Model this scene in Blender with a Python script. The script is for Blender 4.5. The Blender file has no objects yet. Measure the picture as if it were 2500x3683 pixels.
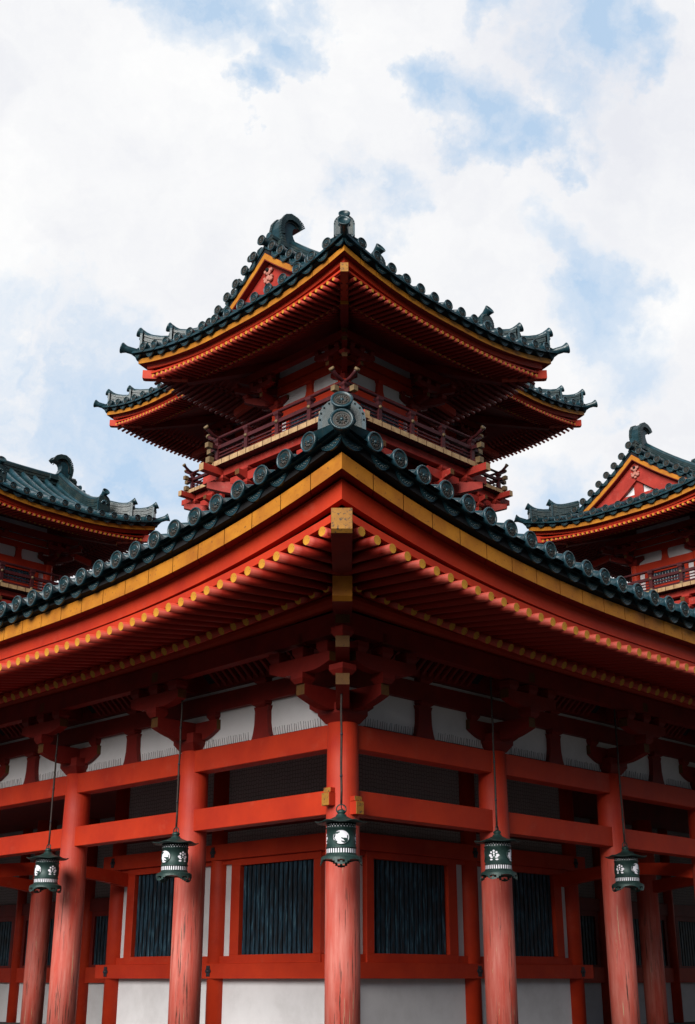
import bpy, bmesh, math, random
from mathutils import Vector, Matrix
random.seed(7)
C = bpy.context.scene.collection
R2 = 2 ** .5
# ------------------------------------------------------------------ camera
F, HZ, D0 = 4450.0, 3520.0, 16.0
TH = math.atan((HZ - 1841.5) / F)
X0 = -18 * D0 * math.cos(TH) / F
EYE = 1.6                                   # eye height; every height H below is measured from the eye
cam = bpy.data.objects.new('camera', bpy.data.cameras.new('camera')); C.objects.link(cam)
cam.location = (0, 0, EYE); cam.rotation_euler = (math.pi / 2 + TH, 0, 0)
cam.data.sensor_fit = 'VERTICAL'; cam.data.sensor_height = 36; cam.data.lens = 36 * F / 3683
cam.data.clip_end = 2000
sc = bpy.context.scene; sc.camera = cam

# ------------------------------------------------------------------ materials
def nt(name):
    m = bpy.data.materials.new(name); m.use_nodes = True
    t = m.node_tree; b = t.nodes['Principled BSDF']
    return m, t, b
def ramp(t, src, stops):
    r = t.nodes.new('ShaderNodeValToRGB'); e = r.color_ramp.elements
    while len(e) < len(stops): e.new(0.5)
    for i, (p, c) in enumerate(stops):
        e[i].position = p; e[i].color = (*c, 1) if len(c) == 3 else c
    t.links.new(src, r.inputs[0]); return r
def coords(t, scale=(1, 1, 1), kind='Object'):
    tc = t.nodes.new('ShaderNodeTexCoord'); mp = t.nodes.new('ShaderNodeMapping')
    mp.inputs['Scale'].default_value = scale; t.links.new(tc.outputs[kind], mp.inputs[0]); return mp.outputs[0]
def noise(t, vec, scale, detail=4, rough=.6):
    n = t.nodes.new('ShaderNodeTexNoise'); n.inputs['Scale'].default_value = scale
    n.inputs['Detail'].default_value = detail; n.inputs['Roughness'].default_value = rough
    t.links.new(vec, n.inputs['Vector']); return n.outputs['Fac']
def mixc(t, fac, a, b):
    m = t.nodes.new('ShaderNodeMix'); m.data_type = 'RGBA'
    for s, v in ((m.inputs['A'], a), (m.inputs['B'], b)): pass
    ia, ib = m.inputs[6], m.inputs[7]
    for s, v in ((ia, a), (ib, b)):
        if isinstance(v, tuple): s.default_value = (*v, 1)
        else: t.links.new(v, s)
    if isinstance(fac, float): m.inputs[0].default_value = fac
    else: t.links.new(fac, m.inputs[0])
    return m.outputs[2]
def mth(t, op, a, b=None, clamp=False):
    n = t.nodes.new('ShaderNodeMath'); n.operation = op; n.use_clamp = clamp
    for s, v in ((n.inputs[0], a), (n.inputs[1], b)):
        if v is None: continue
        if isinstance(v, (int, float)): s.default_value = v
        else: t.links.new(v, s)
    return n.outputs[0]
def bump(t, b, h, strength=.3, dist=.01):
    n = t.nodes.new('ShaderNodeBump'); n.inputs['Strength'].default_value = strength
    n.inputs['Distance'].default_value = dist
    t.links.new(h, n.inputs['Height']); t.links.new(n.outputs[0], b.inputs['Normal'])
def paint(name, col, dark, rough=.6, crack=.0, crackcol=(.03, .02, .015), sc_=3.0, stretch=(1, 1, 1), pale=None):
    m, t, b = nt(name)
    v = coords(t, stretch)
    n1 = noise(t, v, sc_, 5, .65)
    r = ramp(t, n1, [(.3, dark), (.65, col)])
    out = r.outputs[0]
    if pale:
        n3 = noise(t, v, sc_ * 2.7, 6, .7)
        f = ramp(t, n3, [(.58, (0, 0, 0)), (.8, (1, 1, 1))])
        out = mixc(t, mth(t, 'MULTIPLY', f.outputs[0], .5), out, pale)
    if crack:
        n2 = noise(t, v, sc_ * 9, 6, .75)
        f = ramp(t, n2, [(.62 - crack * .1, (0, 0, 0)), (.68 - crack * .1, (1, 1, 1))])
        out = mixc(t, f.outputs[0], out, crackcol)
    t.links.new(out, b.inputs['Base Color'])
    b.inputs['Roughness'].default_value = rough; b.inputs['Specular IOR Level'].default_value = .3
    bump(t, b, noise(t, v, sc_ * 12, 4, .7), .15, .004)
    return m
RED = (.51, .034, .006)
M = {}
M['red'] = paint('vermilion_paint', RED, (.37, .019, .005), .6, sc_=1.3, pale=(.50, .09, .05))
M['red_dark'] = paint('dull_vermilion_paint', (.20, .010, .005), (.12, .006, .004), .6, sc_=2.2)  # vermilion darkened to put the shade under the eaves into its colour
M['red_dull'] = paint('aged_vermilion', (.38, .032, .020), (.25, .016, .010), .6, pale=(.42, .20, .15), sc_=3, stretch=(1, 1, 1))
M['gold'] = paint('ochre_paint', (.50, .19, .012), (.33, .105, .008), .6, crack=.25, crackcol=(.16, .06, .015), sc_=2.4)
M['gold_old'] = paint('flaking_ochre_paint', (.42, .19, .024), (.25, .105, .018), .65, crack=.75, crackcol=(.05, .04, .03), sc_=3.5)
M['cap'] = paint('rafter_end_ochre', (.62, .29, .025), (.42, .17, .015), .6, crack=.45, crackcol=(.06, .04, .02), sc_=5)
M['gold_dim'] = paint('sooty_ochre_paint', (.13, .055, .010), (.075, .028, .007), .65, crack=.35, crackcol=(.04, .02, .01), sc_=4)  # darker ochre for the bracket arm ends
M['wood_end'] = paint('pale_timber_end', (.50, .33, .17), (.30, .17, .08), .7, crack=.5, crackcol=(.08, .05, .03), sc_=7)
M['maroon'] = paint('maroon_lacquer', (.070, .011, .013), (.035, .006, .008), .5, sc_=5, pale=(.18, .045, .025))
M['dark'] = paint('black_board', (.010, .010, .012), (.004, .004, .005), .8)
M['brass'] = paint('old_brass', (.20, .135, .065), (.11, .07, .035), .5, sc_=8)
M['iron'] = paint('dark_iron', (.035, .036, .045), (.012, .012, .015), .5, sc_=20)
M['chain'] = paint('rusty_chain', (.045, .030, .024), (.015, .011, .010), .6, sc_=40)
M['wire'] = paint('black_wire', (.012, .012, .012), (.006, .006, .006), .6)
M['stone'] = paint('granite', (.085, .082, .078), (.055, .053, .05), .8, sc_=8)
M['gravel'] = paint('dark_gravel', (.042, .040, .038), (.028, .027, .026), .9, sc_=30)
M['relief'] = paint('bronzed_relief', (.050, .036, .028), (.012, .026, .028), .5, sc_=25)
M['paper'] = paint('white_lamp_shade', (.86, .84, .90), (.80, .78, .85), .7)
M['carved'] = paint('pink_carved_wood', (.52, .24, .19), (.40, .12, .08), .7, sc_=12, crack=.5, crackcol=(.1, .03, .02))

def rafter_mat():
    # body darkened for eave shade; lit outermost hand's breadth paler and chalky from weather
    m, t, b = nt('rafter_paint'); tc = t.nodes.new('ShaderNodeTexCoord'); sp = t.nodes.new('ShaderNodeSeparateXYZ'); t.links.new(tc.outputs['Object'], sp.inputs[0])
    oi = t.nodes.new('ShaderNodeObjectInfo')
    f = ramp(t, mth(t, 'ADD', sp.outputs[0], mth(t, 'MULTIPLY', oi.outputs['Random'], .05)), [(.86, (0, 0, 0)), (.97, (1, 1, 1))])
    n = noise(t, coords(t, (1, 30, 30)), 1.5, 4)
    a = ramp(t, n, [(.3, (.22, .010, .005)), (.7, (.33, .016, .006))])
    c = ramp(t, n, [(.35, (.48, .045, .022)), (.7, (.56, .12, .09))])
    t.links.new(mixc(t, f.outputs[0], a.outputs[0], c.outputs[0]), b.inputs['Base Color']); b.inputs['Roughness'].default_value = .65; b.inputs['Specular IOR Level'].default_value = .25
    return m
M['rafter'] = rafter_mat()
def tile_mat(name, a, b_, c):
    m, t, b = nt(name); v = coords(t)
    n = noise(t, v, 2.5, 5, .7)
    r = ramp(t, n, [(.3, a), (.5, b_), (.72, c)])
    n2 = noise(t, v, 18, 4, .7)
    f = ramp(t, n2, [(.60, (0, 0, 0)), (.75, (1, 1, 1))])
    out = mixc(t, mth(t, 'MULTIPLY', f.outputs[0], .35), r.outputs[0], (.11, .10, .075))
    t.links.new(out, b.inputs['Base Color'])
    rr = ramp(t, n2, [(.3, (.22, .22, .22)), (.7, (.45, .45, .45))])
    t.links.new(rr.outputs[0], b.inputs['Roughness'])
    b.inputs['Specular IOR Level'].default_value = .45
    bump(t, b, noise(t, v, 30, 4, .7), .2, .004)
    return m
M['tile'] = tile_mat('teal_glazed_tile', (.006, .021, .025), (.010, .037, .047), (.019, .062, .088))
M['tile_edge'] = tile_mat('stacked_ridge_tile', (.008, .020, .022), (.015, .034, .038), (.050, .058, .048))

def plaster(name, net=False):
    m, t, b = nt(name); v = coords(t)
    r = ramp(t, noise(t, v, 1.1, 7, .68), [(.32, (.57, .55, .555)), (.5, (.66, .64, .65)), (.66, (.70, .68, .69))])
    f = ramp(t, noise(t, v, 14, 5, .7), [(.74, (0, 0, 0)), (.78, (1, 1, 1))])
    out = mixc(t, mth(t, 'MULTIPLY', f.outputs[0], .6), r.outputs[0], (.25, .19, .15))
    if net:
        r.color_ramp.elements[0].color = (.25, .235, .24, 1); r.color_ramp.elements[1].color = (.30, .28, .29, 1); r.color_ramp.elements[2].color = (.33, .31, .32, 1)  # shade on the upper inner walls is put into this darker plaster
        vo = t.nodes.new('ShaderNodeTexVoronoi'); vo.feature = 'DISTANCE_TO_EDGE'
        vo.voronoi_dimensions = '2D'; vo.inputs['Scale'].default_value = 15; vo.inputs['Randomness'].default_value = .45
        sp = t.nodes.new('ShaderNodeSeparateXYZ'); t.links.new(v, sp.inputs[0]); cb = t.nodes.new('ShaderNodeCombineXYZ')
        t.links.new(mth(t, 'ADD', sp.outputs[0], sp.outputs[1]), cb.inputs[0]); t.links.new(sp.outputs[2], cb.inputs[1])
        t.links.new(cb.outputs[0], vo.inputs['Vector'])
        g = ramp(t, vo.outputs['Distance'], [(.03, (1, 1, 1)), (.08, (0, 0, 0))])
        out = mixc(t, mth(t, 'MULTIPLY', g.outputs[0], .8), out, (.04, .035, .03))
    t.links.new(out, b.inputs['Base Color']); b.inputs['Roughness'].default_value = .85
    bump(t, b, noise(t, v, 40, 3, .6), .1, .003)
    return m
M['plaster'] = plaster('white_plaster'); M['net'] = plaster('plaster_behind_netting', True)

def column_mat():
    # chalky, weather-worn paint low on the shaft (a coating of its own, with cracks along the grain)
    m, t, b = nt('weathered_column_paint'); tc = t.nodes.new('ShaderNodeTexCoord')
    oi = t.nodes.new('ShaderNodeObjectInfo')
    add = t.nodes.new('ShaderNodeVectorMath'); add.operation = 'ADD'
    t.links.new(tc.outputs['Object'], add.inputs[0])
    rv = t.nodes.new('ShaderNodeCombineXYZ')
    t.links.new(mth(t, 'MULTIPLY', oi.outputs['Random'], 30.0), rv.inputs[0])
    t.links.new(mth(t, 'MULTIPLY', oi.outputs['Random'], 17.0), rv.inputs[1])
    t.links.new(rv.outputs[0], add.inputs[1])
    def mp(s):
        q = t.nodes.new('ShaderNodeMapping'); q.inputs['Scale'].default_value = s
        t.links.new(add.outputs[0], q.inputs[0]); return q.outputs[0]
    base = ramp(t, noise(t, mp((1, 1, 1)), 3, 4), [(.3, (.42, .018, .005)), (.7, RED)])
    z = t.nodes.new('ShaderNodeSeparateXYZ'); t.links.new(tc.outputs['Object'], z.inputs[0])
    # object z = 0 at the foot; worn below about 2.9 m
    hz = mth(t, 'DIVIDE', mth(t, 'SUBTRACT', 3.15, z.outputs[2]), 1.5, True)
    n1 = noise(t, mp((4, 4, .5)), 2.2, 6, .7)
    wear = mth(t, 'MULTIPLY', hz, ramp(t, n1, [(.30, (.25,) * 3), (.62, (1, 1, 1))]).outputs[0], True)
    pk = ramp(t, noise(t, mp((6, 6, .6)), 3, 5), [(.3, (.46, .085, .06)), (.7, (.58, .19, .15))])
    out = mixc(t, wear, base.outputs[0], pk.outputs[0])
    n2 = noise(t, mp((14, 14, .55)), 2.0, 7, .75)
    fl = ramp(t, n2, [(.62, (0, 0, 0)), (.65, (1, 1, 1))])
    out = mixc(t, mth(t, 'MULTIPLY', fl.outputs[0], hz), out, (.50, .36, .22))
    n3 = noise(t, mp((20, 20, .8)), 2.0, 5, .6)
    big = ramp(t, noise(t, mp((2, 2, .7)), 1.4, 2), [(.46, (0, 0, 0)), (.58, (1, 1, 1))])
    cr = ramp(t, n3, [(.585, (0, 0, 0)), (.605, (1, 1, 1))])
    out = mixc(t, mth(t, 'MULTIPLY', mth(t, 'MULTIPLY', cr.outputs[0], hz), big.outputs[0]), out, (.07, .03, .02))
    t.links.new(out, b.inputs['Base Color']); b.inputs['Roughness'].default_value = .62
    bump(t, b, mth(t, 'ADD', n2, n3), .35, .01)
    return m
M['column'] = column_mat()

def lattice_mat():
    m, t, b = nt('flaking_blue_green_slats'); v = coords(t, (16, 16, 2.2))
    n = noise(t, v, 1.6, 5, .6)
    r = ramp(t, n, [(.42, (.004, .009, .014)), (.52, (.006, .026, .046)), (.60, (.012, .055, .090)), (.70, (.07, .14, .17))])
    t.links.new(r.outputs[0], b.inputs['Base Color']); b.inputs['Roughness'].default_value = .6
    return m
M['slat'] = lattice_mat()
def bronze_mat():
    m, t, b = nt('green_bronze'); v = coords(t)
    n = noise(t, v, 9, 6, .7)
    r = ramp(t, n, [(.35, (.009, .026, .024)), (.55, (.016, .044, .039)), (.72, (.05, .085, .075))])
    t.links.new(r.outputs[0], b.inputs['Base Color']); b.inputs['Roughness'].default_value = .5
    b.inputs['Metallic'].default_value = .25
    bump(t, b, noise(t, v, 45, 4), .3, .003)
    return m
M['bronze'] = bronze_mat()

# ------------------------------------------------------------------ mesh builder
class MB:
    def __init__(s, off=(0, 0, 0)): s.v = []; s.f = []; s.m = []; s.mats = []; s.off = Vector(off); s.sm = []
    def mi(s, k):
        if k not in s.mats: s.mats.append(k)
        return s.mats.index(k)
    def add(s, vs, fs, k, smooth=False):
        n = len(s.v); s.v += [Vector(p) for p in vs]
        i = s.mi(k)
        for f in fs: s.f.append([n + a for a in f]); s.m.append(i); s.sm.append(smooth)
    def hexa(s, p8, k, ends=None):
        fs = [(0, 3, 2, 1), (4, 5, 6, 7), (0, 1, 5, 4), (1, 2, 6, 5), (2, 3, 7, 6), (3, 0, 4, 7)]
        s.add(p8, fs, k)
        if ends:
            for j, kk in ends.items(): s.m[-6 + j] = s.mi(kk)
    def box(s, x0, x1, y0, y1, z0, z1, k, ends=None):
        s.hexa([(x0, y0, z0), (x1, y0, z0), (x1, y1, z0), (x0, y1, z0), (x0, y0, z1), (x1, y0, z1), (x1, y1, z1), (x0, y1, z1)], k, ends)
    def prism(s, outline, fr, w, k, endk=None, capfaces=None):
        # outline: (r, z) list in a vertical plane; fr = (origin, dirvec); extruded +-w/2 sideways
        o, d = fr; sd = Vector((-d[1], d[0], 0)); n = len(outline)
        A = [Vector((o[0] + d[0] * r, o[1] + d[1] * r, z)) - sd * w / 2 for r, z in outline]
        B = [p + sd * w for p in A]
        fs = [list(range(n))[::-1], [n + i for i in range(n)]] + [(i, (i + 1) % n, n + (i + 1) % n, n + i) for i in range(n)]
        s.add(A + B, fs, k)
        if capfaces:
            for i in capfaces: s.m[-n + i] = s.mi(endk)
    def lathe(s, o, ax, prof, k, n=16, smooth=True, ks=None, capa=True, capb=True, ph=0):
        ax = Vector(ax).normalized(); o = Vector(o)
        u = ax.orthogonal().normalized() if abs(ax.z) < .95 else Vector((1, 0, 0)); w = ax.cross(u)
        vs = []
        for (r, h) in prof:
            for i in range(n):
                a = 2 * math.pi * (i + ph) / n
                vs.append(o + ax * h + (u * math.cos(a) + w * math.sin(a)) * r)
        base = len(s.f)
        fs = []
        for j in range(len(prof) - 1):
            for i in range(n): fs.append((j * n + i, j * n + (i + 1) % n, (j + 1) * n + (i + 1) % n, (j + 1) * n + i))
        s.add(vs, fs, k, smooth)
        if ks:
            for j in range(len(prof) - 1):
                for i in range(n): s.m[base + j * n + i] = s.mi(ks[j])
        nn = len(s.v) - len(vs)
        if capa: s.f.append([nn + i for i in range(n)][::-1]); s.m.append(s.mi(ks[0] if ks else k)); s.sm.append(False)
        if capb: s.f.append([nn + (len(prof) - 1) * n + i for i in range(n)]); s.m.append(s.mi(ks[-1] if ks else k)); s.sm.append(False)
    def tube(s, pts, r, k, n=8, cap=True):
        pts = [Vector(p) for p in pts]; vs = []; N = len(pts)
        rr = r if isinstance(r, (list, tuple)) else [r] * N
        for i, p in enumerate(pts):
            d = (pts[min(i + 1, N - 1)] - pts[max(i - 1, 0)]).normalized()
            u = d.cross(Vector((0, 0, 1)))
            u = u.normalized() if u.length > .05 else Vector((1, 0, 0))
            w = u.cross(d)
            for j in range(n):
                a = 2 * math.pi * j / n; vs.append(p + (u * math.cos(a) + w * math.sin(a)) * rr[i])
        fs = [(i * n + j, i * n + (j + 1) % n, (i + 1) * n + (j + 1) % n, (i + 1) * n + j) for i in range(N - 1) for j in range(n)]
        s.add(vs, fs, k, True)
        if cap:
            b = len(s.v) - len(vs)
            s.f.append([b + j for j in range(n)]); s.m.append(s.mi(k)); s.sm.append(False)
            s.f.append([b + (N - 1) * n + j for j in range(n)]); s.m.append(s.mi(k)); s.sm.append(False)
    def build(s, name, parent=None, bevel=0, weld=False, dz=None):
        me = bpy.data.meshes.new(name)
        if dz is None: dz = getattr(parent, 'zoff', 0) if False else ZO.get(parent.name if parent else '', 0)
        me.from_pydata([p + s.off + Vector((0, 0, dz)) for p in s.v], [], s.f)
        for k in s.mats: me.materials.append(M[k])
        me.polygons.foreach_set('material_index', s.m); me.polygons.foreach_set('use_smooth', s.sm)
        bm = bmesh.new(); bm.from_mesh(me)
        bmesh.ops.recalc_face_normals(bm, faces=bm.faces)
        bm.to_mesh(me); bm.free()
        o = bpy.data.objects.new(name, me); C.objects.link(o)
        if parent: o.parent = parent; ZO[o.name] = dz
        if bevel:
            b = o.modifiers.new('bevel', 'BEVEL'); b.width = bevel; b.segments = 1; b.limit_method = 'ANGLE'; b.angle_limit = math.radians(50)
        return o
ZO = {}
def empty(name, loc, rz, label, cat, group=None):
    o = bpy.data.objects.new(name, None); C.objects.link(o); o.location = loc; o.rotation_euler = (0, 0, rz)
    o['label'] = label; o['category'] = cat
    if group: o['group'] = group
    ZO[o.name] = EYE - loc[2]
    return o
def copy_to(src, parent, loc=(0, 0, 0), rz=0, scale=None, rot=None):
    c = src.copy(); C.objects.link(c); c.parent = parent; c.location = loc
    if rot is not None: c.rotation_euler = rot
    else: c.rotation_euler = (0, 0, rz)
    if scale: c.scale = scale
    return c
def side(k, W, a, o):
    return ((-(W + o), a), (a, -(W + o)), (W + o, a), (a, W + o))[k]
OUT = ((-1, 0), (0, -1), (1, 0), (0, 1)); ALG = ((0, 1), (1, 0), (0, 1), (1, 0))
def frange(a, b, n): return [a + (b - a) * i / n for i in range(n + 1)]

class Eave:      # the curved eave of one square roof
    def __init__(s, W, S, n): s.W = W; s.S = S; s.n = n
    def rise(s, R, sd): return R * max(0, 1 - max(0, sd) / s.S) ** s.n
    def sweep(s, mb, k, prof, ts, R, mat, oref=None):
        W = s.W; n = len(prof); vs = []
        oref = prof[0][0] if oref is None else oref
        for t in ts:
            for (o, H) in prof:
                x, y = side(k, W, t * (W + o), o)
                vs.append((x, y, H + s.rise(R, (1 - abs(t)) * (W + oref))))
        N = len(ts); fs = []
        for i in range(N - 1):
            for j in range(n): fs.append((i * n + j, i * n + (j + 1) % n, (i + 1) * n + (j + 1) % n, (i + 1) * n + j))
        fs.append(tuple(range(n))); fs.append(tuple((N - 1) * n + j for j in range(n)))
        mb.add(vs, fs, mat)
    def ts(s, o, step, t0=-1, t1=1):
        # samples denser near the corners
        L = s.W + o; n = max(8, int(2 * L / step)); r = []
        return [t for t in frange(-1, 1, n) if t0 - 1e-6 <= t <= t1 + 1e-6]

# ------------------------------------------------------------------ shared meshes
def rafter_mesh(name, r, n=12):
    mb = MB(); mb.lathe((0, 0, 0), (1, 0, 0), [(r, 0), (r, 1)], 'rafter', n, True)
    mb.m[-1] = mb.mi('cap'); me = mb.build(name, None, dz=0)
    return me
def disc_tile(name, R=.118, r=.082, Lc=.5):
    """round eave tile: barrel, flared rim, flower relief; axis +x outwards, centre at origin"""
    mb = MB()
    mb.lathe((0, 0, 0), (1, 0, 0), [(r, -Lc), (r, -.12), (r * 1.06, -.08), (R * .93, -.03), (R, -.012), (R, .006), (R * .95, .014), (R * .86, .014), (R * .80, -.002)], 'tile', 20, True, capa=True, capb=False)
    mb.lathe((0, 0, 0), (1, 0, 0), [(R * .81, -.003), (R * .70, -.003), (R * .68, .003), (R * .63, .003), (R * .61, -.004), (.001, -.004)], 'relief', 20, False, capa=False, capb=False)
    for i in range(12):
        a = 2 * math.pi * i / 12; c, s_ = math.cos(a), math.sin(a)
        p = [(.55, 0, .002), (.38, .085, .006), (.18, .03, .004), (.18, -.03, .004), (.38, -.085, .006)]
        vs = []
        for rr, tt, h in p: vs.append((h, (rr * c - tt * s_) * R, (rr * s_ + tt * c) * R))
        vs.append((.012, .40 * c * R, .40 * s_ * R))
        mb.add(vs, [(0, 1, 5), (1, 2, 5), (2, 3, 5), (3, 4, 5), (4, 0, 5)], 'relief')
    mb.lathe((0, 0, 0), (1, 0, 0), [(R * .17, -.004), (R * .15, .010), (R * .05, .015), (.001, .015)], 'tile', 10, True, capa=False, capb=False)
    return mb.build(name, None, dz=0)
def pan_tile(name, P, drop=.10, th=.085):
    """concave pan tile end hanging between two round tiles, outward +x, along y, centre of its chord at origin"""
    mb = MB(); n = 10; w = P * .5
    up = []; lo = []
    for i in range(n + 1):
        y = -w + 2 * w * i / n; q = 1 - (y / w) ** 2
        up.append((y, -.015 - drop * q)); lo.append((y * .985, -.05 - (drop + th - .03) * q))
    for x0, x1, k, sh in ((-.025, .0, 'tile', 0), (.0, .004, 'tile', .016)):
        vs = []
        for i in range(n + 1):
            (yu, zu), (yl, zl) = up[i], lo[i]
            zu -= sh; zl += sh
            vs += [(x0, yu, zu), (x1, yu, zu), (x1, yl, zl), (x0, yl, zl)]
        fs = []
        for i in range(n):
            a = i * 4; b = a + 4
            fs += [(a + j, a + (j + 1) % 4, b + (j + 1) % 4, b + j) for j in range(4)]
        fs += [(0, 1, 2, 3), (n * 4, n * 4 + 1, n * 4 + 2, n * 4 + 3)]
        mb.add(vs, fs, k)
    # the pan running back under the roof
    vs = []
    for i in range(n + 1):
        y, z = up[i]; vs += [(-.01, y, z), (-.5, y, z + .0), (-.5, y, z - .02), (-.01, y, z - .02)]
    fs = []
    for i in range(n):
        a = i * 4; b = a + 4; fs += [(a + j, a + (j + 1) % 4, b + (j + 1) % 4, b + j) for j in range(4)]
    mb.add(vs, fs, 'tile')
    # scroll relief: a string of small knobs on the face
    for i in range(1, n * 2):
        y = -w + 2 * w * i / (2 * n); q = 1 - (y / w) ** 2
        z = -.032 - (drop + th * .5 - .012) * q + (.008 if i % 2 else -.008)
        mb.lathe((.004, y, z), (1, 0, 0), [(.013, 0), (.009, .007), (.001, .009)], 'tile_edge', 5, True, capa=False, capb=False)
    return mb.build(name, None, dz=0)

def arm(mb, cx, cy, d, r0, r1, top, de, dm, w, k='red_dark', gold=True):
    """bracket arm along d with boat-shaped underside"""
    pts = []
    def lower(r, rend, sgn):
        f = abs(r) / abs(rend) if rend else 0
        return 0
    N = 6
    pts = [(r1, top)]
    if r1 > .12:
        pts += [(r1, top - de)]
        for i in range(1, N + 1):
            f = i / N; pts.append((r1 - (r1 * .62) * f, top - de - (dm - de) * math.sin(f * math.pi / 2)))
    else: pts += [(r1, top - dm)]
    if r0 < -.12:
        for i in range(N, 0, -1):
            f = i / N; pts.append((r0 - (r0 * .62) * f, top - de - (dm - de) * math.sin(f * math.pi / 2)))
        pts += [(r0, top - de)]
    else: pts += [(r0, top - dm)]
    pts += [(r0, top)]
    caps = []
    if gold and r1 > .12: caps.append(0)
    if gold and r0 < -.12: caps.append(len(pts) - 2)
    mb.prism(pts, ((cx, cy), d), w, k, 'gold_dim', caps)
def block(mb, cx, cy, w, z0, z1, k='red_dark', rot=0):
    """bearing block: square top half, tapering lower half"""
    zm = z0 + (z1 - z0) * .45; c, s_ = math.cos(rot), math.sin(rot)
    def ring(h, z): return [(cx + (x * c - y * s_) * h, cy + (x * s_ + y * c) * h, z) for x, y in ((-1, -1), (1, -1), (1, 1), (-1, 1))]
    a, m_, b = ring(w * .34, z0), ring(w * .5, zm), ring(w * .5, z1)
    mb.add(a + m_ + b, [(0, 1, 2, 3), (8, 9, 10, 11)] + [(i, (i + 1) % 4, 4 + (i + 1) % 4, 4 + i) for i in range(4)] + [(4 + i, 4 + (i + 1) % 4, 8 + (i + 1) % 4, 8 + i) for i in range(4)], k)
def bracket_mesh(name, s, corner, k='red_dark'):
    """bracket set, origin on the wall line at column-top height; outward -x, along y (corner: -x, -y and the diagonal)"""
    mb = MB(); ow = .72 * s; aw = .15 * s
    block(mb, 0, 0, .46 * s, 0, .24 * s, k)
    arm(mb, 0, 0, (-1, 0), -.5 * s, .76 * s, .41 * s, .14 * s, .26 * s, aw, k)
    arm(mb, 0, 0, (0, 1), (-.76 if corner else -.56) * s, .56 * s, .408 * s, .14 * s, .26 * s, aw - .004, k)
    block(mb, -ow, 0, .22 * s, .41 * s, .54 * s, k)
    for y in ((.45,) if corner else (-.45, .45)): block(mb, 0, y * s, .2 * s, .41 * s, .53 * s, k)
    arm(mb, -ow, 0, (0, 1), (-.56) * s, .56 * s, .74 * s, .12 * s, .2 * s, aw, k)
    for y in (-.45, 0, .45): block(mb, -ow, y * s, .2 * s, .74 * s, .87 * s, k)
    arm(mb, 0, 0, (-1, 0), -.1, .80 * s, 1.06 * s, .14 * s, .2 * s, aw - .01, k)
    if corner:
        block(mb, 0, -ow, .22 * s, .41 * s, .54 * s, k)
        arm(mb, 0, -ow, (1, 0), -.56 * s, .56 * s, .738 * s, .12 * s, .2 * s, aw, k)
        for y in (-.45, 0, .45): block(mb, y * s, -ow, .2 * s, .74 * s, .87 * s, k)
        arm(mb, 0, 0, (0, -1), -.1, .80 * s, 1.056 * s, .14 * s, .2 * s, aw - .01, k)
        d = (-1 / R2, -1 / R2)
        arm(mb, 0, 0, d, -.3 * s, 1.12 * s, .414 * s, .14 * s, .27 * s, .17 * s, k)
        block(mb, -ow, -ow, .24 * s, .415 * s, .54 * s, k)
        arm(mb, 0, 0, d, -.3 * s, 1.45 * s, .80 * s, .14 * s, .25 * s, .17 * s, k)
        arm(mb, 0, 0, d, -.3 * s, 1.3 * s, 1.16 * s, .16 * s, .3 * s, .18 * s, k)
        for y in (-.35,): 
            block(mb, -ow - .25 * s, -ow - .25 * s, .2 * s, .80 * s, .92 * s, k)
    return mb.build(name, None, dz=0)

TMP = []
def proto(o): TMP.append(o); return o
P_FLY = proto(rafter_mesh('flying_rafter', .055)); P_JR = proto(rafter_mesh('rafter', .055)); P_FLYS = proto(rafter_mesh('flying_rafter', .036, 10)); P_JRS = proto(rafter_mesh('rafter', .036, 10))
P_DISC = proto(disc_tile('eave_tile_cap')); P_PAN = proto(pan_tile('pan_tile', .39, .115, .09)); P_PANS = proto(pan_tile('pan_tile', .4286, .12, .09))
P_BR = proto(bracket_mesh('bracket', 1.0, False)); P_BRC = proto(bracket_mesh('bracket', 1.0, True))
P_BRS = proto(bracket_mesh('bracket', .66, False)); P_BRCS = proto(bracket_mesh('bracket', .66, True))
ROTK = {0: 0, 1: math.pi / 2, 2: math.pi, 3: -math.pi / 2}       # turn a thing facing -x to face side k

def put_out(src, parent, k, W, a, o, H, zo, name=None, pitch=0):
    """place a copy whose +x points outwards on side k"""
    x, y = side(k, W, a, o); dx, dy = OUT[k]
    c = copy_to(src, parent, (x, y, H + zo), rot=(0, pitch, math.atan2(dy, dx)))
    if name: c.name = name
    return c

def rafters(E, parent, zo, k, protos, pitch_, o_in, o_end, H_in, H_end, R_in, R_end, arange, indiv, r, name):
    """rafters of one side; individuals where indiv(a) else merged into one mesh"""
    W = E.W; L = W + o_end - .12; n = int(L / pitch_); mb = MB(); cnt = 0
    for i in range(-n, n + 1):
        a = (i + .0) * pitch_
        if not (arange[0] <= a <= arange[1]): continue
        os = max(o_in, abs(a) - W + .06)
        if os > o_end - .1: continue
        f = (os - o_in) / (o_end - o_in)
        He = H_end + E.rise(R_end, W + o_end - abs(a)); Hi0 = H_in + E.rise(R_in, W + o_end - abs(a))
        Hi = Hi0 + (He - Hi0) * f
        L_ = math.hypot(o_end - os, He - Hi); pit = -math.atan2(He - Hi, o_end - os)
        x, y = side(k, W, a, os); dx, dy = OUT[k]
        if indiv(a):
            c = copy_to(protos, parent, (x, y, Hi + zo), rot=(0, pit, math.atan2(dy, dx)), scale=(L_, 1, 1)); c.name = name; cnt += 1
        else:
            x1, y1 = side(k, W, a, o_end); v = Vector((x1 - x, y1 - y, He - Hi))
            mb.lathe((x, y, Hi), v, [(r, 0), (r, v.length)], 'red_dark', 8, True); mb.m[-1] = mb.mi('gold_old')
    if mb.f:
        o = mb.build(name, parent); o['kind'] = 'stuff'

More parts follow.
